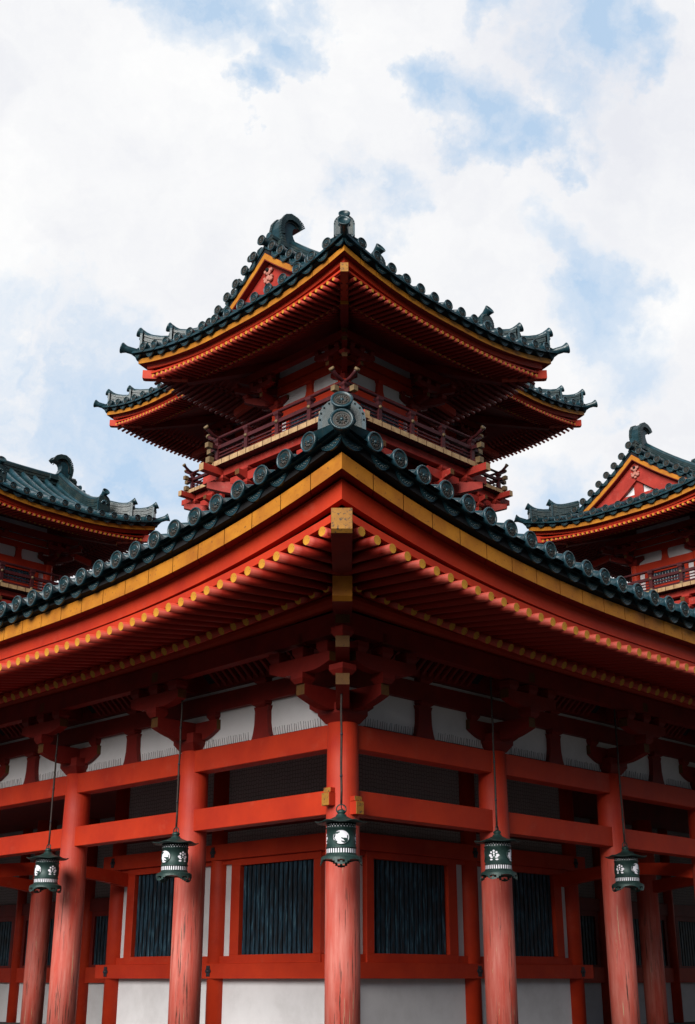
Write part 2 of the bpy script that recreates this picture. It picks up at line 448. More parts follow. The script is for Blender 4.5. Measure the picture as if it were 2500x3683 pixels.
def roof_surface(Ed, gx, h, lift):
    def surf(u, v):
        du, dv = Ed - abs(u), Ed - abs(v)
        if abs(u) <= gx: H = h(dv)
        else: H = min(h(du), h(dv))
        return H + lift(du, dv)
    return surf

# ------------------------------------------------------------------ one storeyed tower on the roof
def shibi_mesh(name):
    """fish-tail ridge ornament: outer edge at x=0 curling towards +x, thickness along y"""
    mb = MB()
    out = [(0, 0), (-.05, .18), (-.07, .38), (-.03, .58), (.07, .74), (.22, .82), (.40, .80), (.54, .72), (.60, .62)]
    inn = [(.54, .58), (.44, .57), (.36, .54), (.31, .46), (.30, .36), (.34, .25), (.42, .14), (.54, .05), (.66, 0)]
    ol = out + inn
    mb.prism(ol, ((0, 0), (1, 0)), .20, 'tile')
    # side plates: a ribbed fin following the outer edge, and a beaded inner line
    for sy in (-1, 1):
        for i in range(len(out) - 1):
            for j in range(3):
                f0, f1 = j / 3 + .03, (j + 1) / 3 - .03
                a = [out[i][q] + (out[i + 1][q] - out[i][q]) * f0 for q in (0, 1)]; b = [out[i][q] + (out[i + 1][q] - out[i][q]) * f1 for q in (0, 1)]
                c = [.27, .34]
                def sh(p, f): return (p[0] + (c[0] - p[0]) * f, p[1] + (c[1] - p[1]) * f)
                def ex(p): return (p[0] - (c[0] - p[0]) * .07, p[1] - (c[1] - p[1]) * .07)
                a0, b0, a1, b1 = ex(a), ex(b), sh(a, .26), sh(b, .26)
                if i < 1: a1 = (a0[0] + .1, a0[1]); b1 = (b0[0] + .1, b0[1])
                y0, y1 = (.09, .15) if sy > 0 else (-.15, -.09)
                mb.hexa([(a0[0], y0, a0[1]), (b0[0], y0, b0[1]), (b1[0], y0, b1[1]), (a1[0], y0, a1[1]), (a0[0], y1, a0[1]), (b0[0], y1, b0[1]), (b1[0], y1, b1[1]), (a1[0], y1, a1[1])], 'tile_edge')
        pts = []
        for p in out[1:]:
            pts.append((p[0] + (.27 - p[0]) * .36, sy * .11, p[1] + (.34 - p[1]) * .36))
        mb.tube(pts, .014, 'relief', 6)
    mb.box(-.12, .72, -.17, .17, -.16, -.05, 'tile_edge'); mb.box(-.08, .70, -.14, .14, -.05, .0, 'tile')
    return mb.build(name, None, dz=0)
P_SHIBI = proto(shibi_mesh('ridge_ornament'))

def stack_ridge(mb, pts, w, h, layers=5, kk='tile_edge'):
    """ridge built of thin tile layers; pts = base centreline (x,y,z)"""
    pts = [Vector(p) for p in pts]
    for L in range(layers):
        z0 = h * L / layers; z1 = h * (L + 1) / layers - .012
        ww = w * (1 - .12 * (L % 2) - .05 * L / layers)
        vs = []
        for i, p in enumerate(pts):
            d = pts[min(i + 1, len(pts) - 1)] - pts[max(i - 1, 0)]; d.z = 0; d.normalize(); sd = Vector((-d.y, d.x, 0)) * ww / 2
            for q, z in ((-1, z0), (1, z0), (1, z1), (-1, z1)): vs.append(p + sd * q + Vector((0, 0, z)))
        fs = []
        for i in range(len(pts) - 1):
            a = i * 4; b = a + 4; fs += [(a + j, a + (j + 1) % 4, b + (j + 1) % 4, b + j) for j in range(4)]
        fs += [(0, 1, 2, 3), tuple(len(vs) - 4 + j for j in range(4))]
        mb.add(vs, fs, kk)
    mb.tube([p + Vector((0, 0, h + .02)) for p in pts], .075, 'tile', 10)
    # dark core
    vs = []
    for i, p in enumerate(pts):
        d = pts[min(i + 1, len(pts) - 1)] - pts[max(i - 1, 0)]; d.z = 0; d.normalize(); sd = Vector((-d.y, d.x, 0)) * w * .38
        for q, z in ((-1, -.1), (1, -.1), (1, h), (-1, h)): vs.append(p + sd * q + Vector((0, 0, z)))
    fs = []
    for i in range(len(pts) - 1):
        a = i * 4; b = a + 4; fs += [(a + j, a + (j + 1) % 4, b + (j + 1) % 4, b + j) for j in range(4)]
    fs += [(0, 1, 2, 3), tuple(len(vs) - 4 + j for j in range(4))]
    mb.add(vs, fs, 'dark')
def oni(mb, p, d, w, h):
    """end tile of a ridge: arched plate with beads and petals facing d (horizontal)"""
    p = Vector(p); d = Vector((d[0], d[1], 0)).normalized(); sd = Vector((-d.y, d.x, 0)); N = 10
    ol = [(-w, 0)] + [(-w * math.cos(math.pi * i / N), h - w + w * math.sin(math.pi * i / N)) for i in range(N + 1)] + [(w, 0)]
    for dd, sc_, k in ((.05, 1, 'tile'), (.058, .82, 'tile_edge'), (.05, 1, None)):
        if not k: continue
        A = [p + sd * x * sc_ + Vector((0, 0, z * sc_ + h * (1 - sc_) * .5)) for x, z in ol]; B = [q + d * dd for q in A]; n = len(A)
        mb.add(A + B, [tuple(range(n)), tuple(n + i for i in range(n))] + [(i, (i + 1) % n, n + (i + 1) % n, n + i) for i in range(n)], k)
    for i in range(len(ol)):
        x, z = ol[i][0] * .92, ol[i][1] * .92 + h * .04
        mb.lathe(p + sd * x + Vector((0, 0, z)) + d * .05, d, [(.013, 0), (.010, .012), (.001, .015)], 'tile_edge', 6, True, capa=False, capb=False)
    for a in (-60, -30, 0, 30, 60):
        r = math.radians(a); q = p + sd * math.sin(r) * w * .45 + Vector((0, 0, h * .42 + math.cos(r) * h * .22)) + d * .055
        mb.lathe(q, d, [(w * .22, 0), (w * .17, .025), (.001, .04)], 'tile', 8, True, capa=False, capb=False)

def tower(label, centre, W, go, dz, rail_o, board_o, bdz, indiv, fly_g, gap_end=.8, name='corner_tower', group='corner towers', S=2.8, curv=.075):
    """W body half width, go gold overhang; dz raises everything from the front tower's heights"""
    p, q = centre
    x, y = X0 + (p - q) / R2, D0 + (p + q) / R2
    T = empty(name, (x, y, EYE + 7.0 + dz + bdz), math.pi / 4, label, 'tower', group)
    zo = ZO[T.name]; E = Eave(W, S, 2.0)
    Ed = W + go + .15; Hd = 12.68 + dz; r = .036
    fo, jo = go - .11, go - .85
    Hf, Hj = 12.20 + dz, 12.27 + dz
    Hct = 11.6 + dz                     # column top
    # --- rafters
    for k in range(4):
        rafters(E, T, zo, k, P_FLYS, .157, jo - .12, fo, Hf + .13, Hf, .10, .20, (-99, 99), lambda a, k=k: indiv(k, a), r, 'flying_rafter')
        rafters(E, T, zo, k, P_JRS, .157, .0, jo, Hj + jo * .5, Hj, .04, .10, (-99, 99), lambda a, k=k: indiv(k, a) and fly_g, r, 'rafter')
    # --- eave boards
    step = .3
    for k in range(4):
        g = MB(); L = 2 * (W + go); n = int(L / .42)
        for i in range(n):
            t0, t1 = -1 + 2 * i / n, -1 + 2 * (i + 1) / n; gp = .004 / (W + go)
            E.sweep(g, k, [(go - .2, 12.375 + dz), (go, 12.37 + dz), (go, 12.49 + dz), (go - .2, 12.495 + dz)], [t0 + (gp if i else 0), (t0 + t1) / 2, t1 - (gp if i < n - 1 else 0)], .38, 'red_dark', go)
            # ochre outer face, 3 mm proud
            E.sweep(g, k, [(go + .001, 12.372 + dz), (go + .006, 12.372 + dz), (go + .006, 12.488 + dz), (go + .001, 12.488 + dz)], [t0 + (gp if i else 0), (t0 + t1) / 2, t1 - (gp if i < n - 1 else 0)], .38, 'gold', go)
        g.build('eave_board', T)
        f = MB(); ts = E.ts(go, step)
        E.sweep(f, k, [(fo - .12, 12.285 + dz), (fo - .03, 12.285 + dz), (fo - .02, 12.40 + dz), (fo - .12, 12.40 + dz)], ts, .34, 'red', go)
        E.sweep(f, k, [(fo - .12, 12.235 + dz), (fo - .045, 12.235 + dz), (fo - .045, 12.279 + dz), (fo - .12, 12.279 + dz)], ts, .26, 'red', go)
        # soffit over the flying rafters, bearing board, soffit over the lower rafters
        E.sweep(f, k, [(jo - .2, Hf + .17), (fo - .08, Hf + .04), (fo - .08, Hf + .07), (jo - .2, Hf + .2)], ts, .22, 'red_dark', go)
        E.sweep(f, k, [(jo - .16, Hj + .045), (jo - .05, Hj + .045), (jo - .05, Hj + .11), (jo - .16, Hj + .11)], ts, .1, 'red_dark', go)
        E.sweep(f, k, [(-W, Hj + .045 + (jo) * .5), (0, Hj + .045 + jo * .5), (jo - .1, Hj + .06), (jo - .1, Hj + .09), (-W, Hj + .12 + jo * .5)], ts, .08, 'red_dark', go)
        f.build('soffit', T)
        d = MB()
        E.sweep(d, k, [(go - .25, 12.497 + dz), (go - .015, 12.50 + dz), (go + .07, 12.54 + dz), (go + .06, 12.62 + dz), (go - .25, 12.60 + dz)], ts, .42, 'dark', go)
        d.build('eave_underboard', T)
    # --- roof shell
    gx = W + go - gap_end             # gable overhang end
    h = lambda t: Hd - .07 + .36 * t + curv * t * t
    lift = lambda du, dv: .45 * max(0, 1 - max(du, dv) / S) ** 2 * max(0, 1 - min(du, dv) / 2.2)
    RF = MB(); NS = 12
    def strip(u0, u1, kk, tend0, tend1):
        vs = []
        for i in range(NS + 1):
            for uu, te in ((u0, tend0), (u1, tend1)):
                t = te * i / NS; vv = Ed - t
                du = Ed - abs(uu)
                H = h(t) + lift(du, t) if True else 0
                x_, y_ = side(kk, 0, uu, vv)
                vs += [(x_, y_, H), (x_, y_, H - .05)]
        fs = []
        for i in range(NS):
            a = i * 4; b = a + 4
            fs += [(a, a + 2, b + 2, b), (a + 1, b + 1, b + 3, a + 3), (a, b, b + 1, a + 1), (a + 2, a + 3, b + 3, b + 2)]
        fs += [(0, 1, 3, 2), (NS * 4, NS * 4 + 2, NS * 4 + 3, NS * 4 + 1)]
        RF.add(vs, fs, 'tile')
    nt_ = int(round((2 * Ed - .96) / .4286)); pt = (2 * Ed - .96) / nt_
    rows = [-Ed + .48 + i * pt for i in range(nt_ + 1)]
    for kk in range(4):
        vside = kk in (1, 3)
        us = sorted(set([-Ed, Ed] + rows + ([-gx, gx] if vside else [-(Ed - (Ed - gx)), 0])))
        for a, b in zip(us[:-1], us[1:]):
            mid = (a + b) / 2
            if vside:
                te = (lambda u: Ed) if abs(mid) < gx else (lambda u: Ed - abs(u))
            else:
                te = lambda u: min(Ed - abs(u), Ed - gx + .35)
            strip(a, b, kk, max(.001, te(a)), max(.001, te(b)))
        for a in rows:                      # round-tile rows
            te = (Ed if abs(a) < gx else Ed - abs(a)) if vside else min(Ed - abs(a), Ed - gx + .35)
            if te < .3: continue
            m = max(3, int(te / .3)); pts = []; rr = []
            for i in range(m + 1):
                t = te * i / m; x_, y_ = side(kk, 0, a, Ed - t); z = h(t) + lift(Ed - abs(a), t) + .055
                pts.append((x_, y_, z)); rr.append(.078)
                if 0 < i < m: pts[-1] = pts[-1]
            RF.tube(pts, rr, 'tile', 8)
            for i in range(1, m * 1):
                P0 = Vector(pts[i]); P1 = Vector(pts[i + 1]) if i < m else None
                dd = (Vector(pts[i + 1]) - P0).normalized()
                RF.lathe(P0, dd, [(.083, 0), (.083, .03)], 'tile', 8, True, capa=False, capb=False)
    roof = RF.build('roof', T)
    # eave tiles
    for kk in range(4):
        for i, a in enumerate(rows):
            Hh = Hd + .45 * max(0, 1 - (Ed - abs(a)) / S) ** 2
            c = put_out(P_DISC, roof, kk, 0, a, Ed, Hh, zo, 'eave_tile_cap')
        for i in range(len(rows) + 1):
            a = rows[0] - pt / 2 + i * pt
            if i in (0, len(rows)): a = math.copysign(Ed - .24, a)
            Hh = Hd + .45 * max(0, 1 - (Ed - abs(a)) / S) ** 2
            sl = 0
            c = put_out(P_PANS, roof, kk, 0, a, Ed - .07, Hh + .01, zo, 'pan_tile')
            # follow the curve of the eave
            s0 = .45 * max(0, 1 - (Ed - abs(a - .2)) / S) ** 2; s1 = .45 * max(0, 1 - (Ed - abs(a + .2)) / S) ** 2
            tilt = math.atan2(s1 - s0, .4)
            sgn = {0: -1, 1: 1, 2: 1, 3: -1}[kk]
            c.rotation_euler = (tilt * sgn, 0, math.atan2(OUT[kk][1], OUT[kk][0]))
            if i in (0, len(rows)): c.scale = (1, .8, 1)
    # corner caps and hip ridges
    for sx in (-1, 1):
        for sy in (-1, 1):
            dg = Vector((sx, sy, 0)) / R2
            hb = MB()
            def hp(s_, up=0):           # point on the hip line, s_ = distance in from the tile corner per axis
                u = Ed - s_; return Vector((sx * u, sy * u, h(s_) + lift(s_, s_) + up))
            # lone corner tile
            hb.lathe(hp(-.12, .06), (dg.x * .95, dg.y * .95, .32), [(.08, -.5), (.08, -.1), (.11, -.02), (.125, 0), (.125, .02), (.105, .025), (.1, .0), (.001, .0)], 'tile', 16, True, capa=True, capb=False)
            for s0, s1, hh in ((.22, 1.0, .28), (.68, Ed - gx + .3, .38)):
                pts = [hp(s0 + (s1 - s0) * i / 6, .02) for i in range(7)]
                # ends sweep up
                for i in range(3): pts[i].z += (.10, .04, .01)[i]
                stack_ridge(hb, pts, .24, hh)
                e = pts[0]; oni(hb, e + Vector((0, 0, -.08)) + dg * .02, dg, .20, hh + .20)
                hb.lathe(e + Vector((0, 0, hh + .1)) + dg * .12, (dg.x * .88, dg.y * .88, .46), [(.075, -.45), (.075, -.16), (.10, -.03), (.112, 0), (.112, .02), (.095, .025), (.09, .0), (.001, .0)], 'tile', 16, True, capb=False)
            hb.build('hip_ridge', roof)
    # main ridge
    rd = MB(); zr = h(Ed)
    pts = [(u, 0, zr - .1 + .10 * (abs(u) / gx) ** 2) for u in frange(-gx + .1, gx - .1, 10)]
    stack_ridge(rd, pts, .30, .30, 6); rd.build('main_ridge', roof)
    for sx in (-1, 1):
        c = copy_to(P_SHIBI, roof, (sx * (gx - .38), 0, zr + .22 + zo), 0 if sx < 0 else math.pi, scale=(1, 1.3, .92) if W < 2 else (.85, 1.2, .75)); c.name = 'ridge_ornament'
    # descending ridges with their end tiles
    for sx in (-1, 1):
        for sy in (-1, 1):
            db = MB(); u = sx * (gx - .70)
            te = .75
            pts = [(u, sy * (Ed - t), h(t) + .03 + (.06 if t < te + .1 else 0)) for t in frange(te, Ed - .12, 9)]
            for j in range(3): pts[j] = (pts[j][0], pts[j][1], pts[j][2] + (.16, .09, .03)[j])
            stack_ridge(db, pts, .26, .36, 6)
            e = Vector(pts[0]); oni(db, e + Vector((0, sy * .02, -.12)), (0, sy), .21, .56)
            db.lathe(e + Vector((0, sy * .12, .53)), (0, sy * .86, .5), [(.08, -.5), (.08, -.14), (.105, -.03), (.118, 0), (.118, .02), (.10, .025), (.095, .0), (.001, .0)], 'tile', 16, True, capb=False)
            db.build('descending_ridge', roof)
    # gables
    for sx in (-1, 1):
        gb = MB(); tb = Ed - gx + .1            # where the gable starts (distance up the slope)
        t0 = tb + .05
        def rk(t, off): return h(t) + off
        tsl = frange(t0, Ed, 10)
        for sy in (-1, 1):
            for (ua, ub, lo, hi, k) in ((gx - .16, gx - .025, -.12, -.055, 'dark'), (gx - .16, gx - .02, -.26, -.122, 'red_dark'), (gx - .02, gx - .014, -.24, -.13, 'gold'), (gx - .26, gx - .17, -.70, -.262, 'red_dull')):
                vs = []
                for t in tsl:
                    for uu, z in ((ua, lo), (ub, lo), (ub, hi), (ua, hi)):
                        sl = .36 + .15 * t; kf = math.sqrt(1 + sl * sl)
                        vs.append((sx * uu, sy * (Ed - t), rk(t, z * kf)))
                fs = []
                for i in range(len(tsl) - 1):
                    a = i * 4; b = a + 4; fs += [(a + j, a + (j + 1) % 4, b + (j + 1) % 4, b + j) for j in range(4)]
                fs += [(0, 1, 2, 3), tuple(len(vs) - 4 + j for j in range(4))]
                gb.add(vs, fs, k)
        # gable wall: plaster triangle with a king post and a tie
        zb = h(Ed - gx + .3) - .02; top = h(Ed) - .70; hw = Ed - t0 - .3
        ug = sx * (gx - .30)
        gb.add([(ug, -hw, zb - .2), (ug, hw, zb - .2), (ug, 0, top + .15), (ug - sx * .05, -hw, zb - .2), (ug - sx * .05, hw, zb - .2), (ug - sx * .05, 0, top + .15)], [(0, 1, 2), (3, 5, 4), (0, 3, 4, 1), (1, 4, 5, 2), (2, 5, 3, 0)], 'plaster')
        gb.box(min(ug, ug + sx * .05), max(ug, ug + sx * .05), -.15, .15, zb, top, 'red_dull')
        gb.box(min(ug, ug + sx * .04), max(ug, ug + sx * .04), -hw, hw, zb - .05, zb + .2, 'red_dull')
        gb.build('gable', roof)
        gp = MB(); zc = h(Ed) - .58; xx = sx * (gx - .13)
        for yy, zz, rr in ((0, 0, .085), (0, -.15, .06), (-.08, -.2, .055), (.08, -.2, .055), (-.11, -.14, .035), (.11, -.14, .035), (0, -.27, .04), (-.09, .02, .045), (.09, .02, .045)):
            gp.lathe((xx - sx * .02, yy, zc + zz), (sx, 0, 0), [(rr, 0), (rr, .03), (rr * .7, .045)], 'carved', 10, False)
        gp.lathe((xx + sx * .02, 0, zc + .03), (sx, 0, 0), [(.05, 0), (.045, .03), (.02, .05)], 'dark', 6, False)
        gp.build('gable_pendant', roof)
        # verge tiles: short barrels lying out over the gable
        for sy in (-1, 1):
            t = Ed - .30; jn = 0
            while t > tb - .25:
                sl = .36 + .15 * t; v = sy * (Ed - t)
                c = copy_to(P_DISC, roof, (sx * (gx + .06), v, h(t) + .10 + zo), 0 if sx > 0 else math.pi); c.name = 'verge_tile_cap'; c.scale = (1, .95, .95)
                # pan hanging between neighbours, tilted to the slope
                dt = .36 / math.sqrt(1 + sl * sl)
                tm = t - dt / 2; vm = sy * (Ed - tm)
                c2 = copy_to(P_PANS, roof, (sx * (gx + .03), vm, h(tm) + .09 + zo), rot=(-math.atan(sl) * (1 if sy > 0 else -1) * sx, 0, 0 if sx > 0 else math.pi)); c2.name = 'pan_tile'; c2.scale = (1, .86, .9)
                t -= dt; jn += 1
        vb = MB(); c = copy_to(P_DISC, roof, (sx * (gx + .10), 0, h(Ed) + .1 + zo), 0 if sx > 0 else math.pi); c.name = 'verge_tile_cap'
    # --- hip rafters (beams) at the corners
    for sx in (-1, 1):
        for sy in (-1, 1):
            hb = MB(); d = (sx / R2, sy / R2); sr = R2 * W
            kf, kj = go - .08, jo + .06
            o_ = (0, 0)
            a = sr + kf * R2; b = sr + (kj - .25) * R2
            hb.prism([(a, Hf + .36), (a, Hf + .17), (a - .05, Hf + .155), (b, Hf + .12), (b, Hf + .3)], (o_, d), .15, 'red', 'gold_old', [0])
            a = sr + kj * R2; b = 0
            hb.prism([(a, Hj + .20), (a, Hj - .02), (b, Hj + .6), (b, Hj + .9)], (o_, d), .16, 'red_dark', 'gold', [0])
            hb.build('hip_rafter', T)
    # --- purlin
    po = .72 * .66
    pu = MB()
    for k in range(4):
        E.sweep(pu, k, [(po - .07, Hct + .60), (po + .07, Hct + .60), (po + .07, Hct + .78), (po - .07, Hct + .78)], frange(-1, 1, 8), .03, 'red_dark')
    pu.build('purlin', T)
    # --- body
    base = 10.2 + dz + bdz
    cm = MB(); cm.lathe((0, 0, base - 1.2), (0, 0, 1), [(.13, 0), (.13, Hct - base + 1.2 - .02), (.12, Hct - base + 1.2)], 'red', 14)
    c0 = None
    n_ = 1 if W < 2 else 2
    cols = sorted({(i / n_) * W * sgn for i in range(n_ + 1) for sgn in (-1, 1) if i or n_ == 2})
    spots = set()
    for a in cols:
        for k in range(4):
            spots.add(tuple(round(z, 4) for z in side(k, W, a, 0)))
    for (xx, yy) in sorted(spots):
        if c0 is None: c0 = cm.build('column', T); c0.location = (xx, yy, 0)
        else: c = copy_to(c0, T, (xx, yy, 0)); c.name = 'column'
    wl = MB()
    for k in range(4):
        def fbox(mb, a0, a1, o0, o1, z0, z1, m_):
            xa, ya = side(k, W, a0, o0); xb, yb = side(k, W, a1, o1)
            mb.box(min(xa, xb), max(xa, xb), min(ya, yb), max(ya, yb), z0, z1, m_)
        fbox(wl, -W + .01, W - .01, -.06, -.02, base - 1.2, Hct + 1.15, 'plaster')
        for z0, z1, oo in ((base - 1.2, base + .5, .03), (Hct - .25, Hct - .005, .075), (Hct + .335, Hct + .50, .05), (Hct + .55, Hct + .72, .05)):
            fbox(wl, -W - .0, W + .0, -.019, oo, z0, z1, 'red')
        bays = [(-W, W)] if W < 2 else [(-W, 0), (0, W)]
        for (b0, b1) in bays:
            m_ = (b0 + b1) / 2; q_ = (b1 - b0) / 2 - .42
            # window with frame and slats
            for (s0, s1, t0_, t1_) in ((m_ - q_ - .1, m_ + q_ + .1, base + .5, base + .58), (m_ - q_ - .1, m_ + q_ + .1, Hct - .33, Hct - .25), (m_ - q_ - .1, m_ - q_, base + .58, Hct - .33), (m_ + q_, m_ + q_ + .1, base + .58, Hct - .33)):
                fbox(wl, s0, s1, -.019, .045, t0_, t1_, 'red')
            nn = max(4, int(2 * q_ / .09))
            for i in range(nn):
                a0 = m_ - q_ + 2 * q_ * i / nn; fbox(wl, a0 + .015, a0 + 2 * q_ / nn - .015, -.019, .015, base + .58, Hct - .33, 'slat')
            # strut over the bay
            x_, y_ = side(k, W, m_, .0); dx, dy = ALG[k]
            wl.prism([(-.12, Hct), (.12, Hct), (.085, Hct + .12), (.08, Hct + .28), (-.08, Hct + .28), (-.085, Hct + .12)], ((x_, y_), (dx, dy)), .1, 'red')
            block(wl, x_, y_, .2, Hct + .27, Hct + .34, 'red')
    wl.build('wall', T)
    # brackets
    for (xx, yy) in sorted(spots):
        cx_, cy_ = abs(abs(xx) - W) < 1e-3, abs(abs(yy) - W) < 1e-3
        if cx_ and cy_:
            rz = {(-1, -1): 0, (1, -1): math.pi / 2, (1, 1): math.pi, (-1, 1): -math.pi / 2}[(int(math.copysign(1, xx)), int(math.copysign(1, yy)))]
            c = copy_to(P_BRCS, T, (xx, yy, Hct + zo), rz); c.name = 'bracket'
        else:
            k = 0 if (cx_ and xx < 0) else 2 if cx_ else 1 if yy < 0 else 3
            c = copy_to(P_BRS, T, (xx, yy, Hct + zo), ROTK[k]); c.name = 'bracket'
    # tail beams standing out from the brackets
    for k in (2, 3):
        for a in (-W, W):
            tb_ = MB(); x_, y_ = side(k, W, a, 0); d = OUT[k]
            L_ = go - .75
            tb_.prism([(.2, Hct + .52), (L_, Hct + .33), (L_, Hct + .50), (.2, Hct + .69)], ((x_, y_), d), .11, 'red', 'red', [1])
            tb_.build('tail_beam', T)
    # --- balcony
    zb = 10.31 + dz + bdz; bo, ro = board_o, rail_o
    fl = MB()
    for k in range(4):
        L = bo; n = int(round(2 * L / .27))
        for i in range(n):
            a0, a1 = -L + 2 * L * i / n + .008, -L + 2 * L * (i + 1) / n - .008
            # board running outwards, mitred at the corners
            def P_(a, o): return side(k, 0, a, o)
            i0, i1 = max(abs(a0), W - .1), max(abs(a1), W - .1)
            vs = []
            for z in (zb - .11, zb):
                for a, o in ((a0, min(i0, bo)), (a1, min(i1, bo)), (a1, bo), (a0, bo)): vs.append((*P_(a, o), z))
            fl.hexa(vs, 'maroon', {4: 'wood_end'})
    fl.build('balcony_floor', T)
    bb = MB()
    bi = bo - .28
    for k in range(4):
        x_, y_ = side(k, 0, 0, bi); dx, dy = ALG[k]
        bb.prism([(-bi - .62, zb - .125 - (.002 if k % 2 else 0)), (bi + .62, zb - .125 - (.002 if k % 2 else 0)), (bi + .62, zb - .29), (-bi - .62, zb - .29)], ((x_, y_), (dx, dy)), .15, 'red_dull', 'wood_end', [1, 3])
    for k in range(4):       # brackets carrying the balcony
        for a in ((-W, W) if W < 2 else (-W, 0, W)):
            x_, y_ = side(k, 0, a, bi); d = OUT[k]; al = ALG[k]
            block(bb, x_, y_, .24, zb - .40, zb - .29, 'red_dull')
            arm(bb, x_, y_, al, -.5, .5, zb - .40, .12, .2, .13, 'red_dull', gold=False)
            xw, yw = side(k, 0, a, W)
            arm(bb, xw, yw, d, -.1, bi - W + .3, zb - .402, .12, .24, .128, 'red_dull')
            block(bb, x_, y_, .24, zb - .70, zb - .59, 'red_dull')
            arm(bb, xw, yw, d, -.1, bi - W + .05, zb - .70, .12, .24, .12, 'red_dull')
        for sgn in (-1, 1):
            pass
    for sx in (-1, 1):
        for sy in (-1, 1):
            arm(bb, sx * W, sy * W, (sx / R2, sy / R2), -.1, (bi - W) * R2 + .35, zb - .404, .14, .3, .14, 'red_dull')
            block(bb, sx * bi, sy * bi, .26, zb - .40, zb - .285, 'red_dull')
    bs = MB(); bs.box(-W - .25, W + .25, -W - .25, W + .25, base - 3.2, zb - .13, 'red_dark')
    bb.build('balcony_beam', T, .004); bs.build('base_wall', T)
    rl = MB(); zr0 = zb
    for k in range(4):
        x_, y_ = side(k, 0, 0, ro); dx, dy = ALG[k]; o_ = ((x_, y_), (dx, dy)); q2 = .003 * (k % 2)
        rl.prism([(-ro - .22, zr0 + .10 - q2), (ro + .22, zr0 + .10 - q2), (ro + .22, zr0 + .005), (-ro - .22, zr0 + .005)], o_, .11, 'maroon', 'brass', [1, 3])
        rl.prism([(-ro - .26, zr0 + .43 - q2), (ro + .26, zr0 + .43 - q2), (ro + .26, zr0 + .35 - q2), (-ro - .26, zr0 + .35 - q2)], o_, .09, 'maroon', 'brass', [1, 3])
        rl.prism([(-ro - .04, zr0 + .20), (ro + .04, zr0 + .20), (ro + .04, zr0 + .17), (-ro - .04, zr0 + .17)], o_, .03, 'maroon')
        rl.prism([(-ro - .04, zr0 + .28), (ro + .04, zr0 + .28), (ro + .04, zr0 + .25), (-ro - .04, zr0 + .25)], o_, .03, 'maroon')
        # brass boxes on the rail ends
        for sgn in (-1, 1):
            for zc, hw_, e in ((zr0 + .39, .055, .30), (zr0 + .055, .065, .26)):
                a = sgn * (ro + e - .04); xx, yy = side(k, 0, a, ro)
                rl.box(xx - (hw_ if dx == 0 else .06), xx + (hw_ if dx == 0 else .06), yy - (hw_ if dy == 0 else .06), yy + (hw_ if dy == 0 else .06), zc - hw_ - q2, zc + hw_ - q2, 'brass')
        # round top rail, its ends curving up
        pts = []
        for a, up in [(-ro - .36, .16), (-ro - .28, .09), (-ro - .17, .03), (-ro - .06, 0), (0, 0), (ro + .06, 0), (ro + .17, .03), (ro + .28, .09), (ro + .36, .16)]:
            xx, yy = side(k, 0, a, ro); pts.append((xx, yy, zr0 + .63 + up + q2 * 2))
        rl.tube(pts, [.05, .042, .038, .038, .038, .038, .038, .042, .05], 'maroon', 10)
        for i0, i1 in ((0, 1), (-1, -2)):
            a_, b_ = Vector(pts[i0]), Vector(pts[i1]); rl.lathe(a_, (a_ - b_), [(.056, -.04), (.056, .012)], 'brass', 12)
    rl.build('balcony_rail', T)
    npp = max(2, int(round(2 * ro / .95))); 
    for k in range(4):
        for i in range(npp + 1):
            a = -ro + 2 * ro * i / npp
            if k in (1, 3) and i in (0, npp): continue
            xx, yy = side(k, 0, a, ro); ps = MB()
            ps.box(xx - .05, xx + .05, yy - .05, yy + .05, zr0 + .1, zr0 + .53, 'maroon')
            block(ps, xx, yy, .15, zr0 + .51, zr0 + .60, 'maroon')
            d = OUT[k]
            for z_, R_ in ((zr0 + .39, .042), (zr0 + .05, .055)):
                ps.lathe((xx + d[0] * .045, yy + d[1] * .045, z_), (d[0], d[1], 0), [(R_, 0), (R_, .02), (R_ * .5, .03), (R_ * .3, .045)], 'brass', 10)
            ps.build('railing_post', T)
    return T
# hall geometry constants (p, q measured from the corner column, hall centred on (13.36, 13.36))
CC = 13.36

# ------------------------------------------------------------------ the hall
hx, hy = X0, D0 + 2 * CC / R2
HALL = empty('shrine_hall', (hx, hy, EYE - 1.0), math.pi / 4, 'vermilion lower hall with open colonnade and teal tiled eaves, its corner toward the viewer', 'shrine hall')
zo = ZO[HALL.name]
OFF = (-CC, -CC, 0)
def hb(): return MB(OFF)
E = Eave(CC, 6.0, 2.5)
GR = [0, 3.06, 6.06, 8.85, 11.85, 14.85, 17.6, 20.6, 23.66, 26.72]
KS = (0, 1)                                # the two sides that are seen
vis = lambda a: a < -CC + 8.6
for k in (0, 1):
    rafters(E, HALL, zo, k, P_FLY, .242, 1.30, 2.67, 4.30, 4.10, .22, .42, (-99, 99), vis, .055, 'flying_rafter')
    rafters(E, HALL, zo, k, P_JR, .242, -.1, 1.45, 4.94, 4.12, .12, .28, (-99, 99), vis, .055, 'rafter')
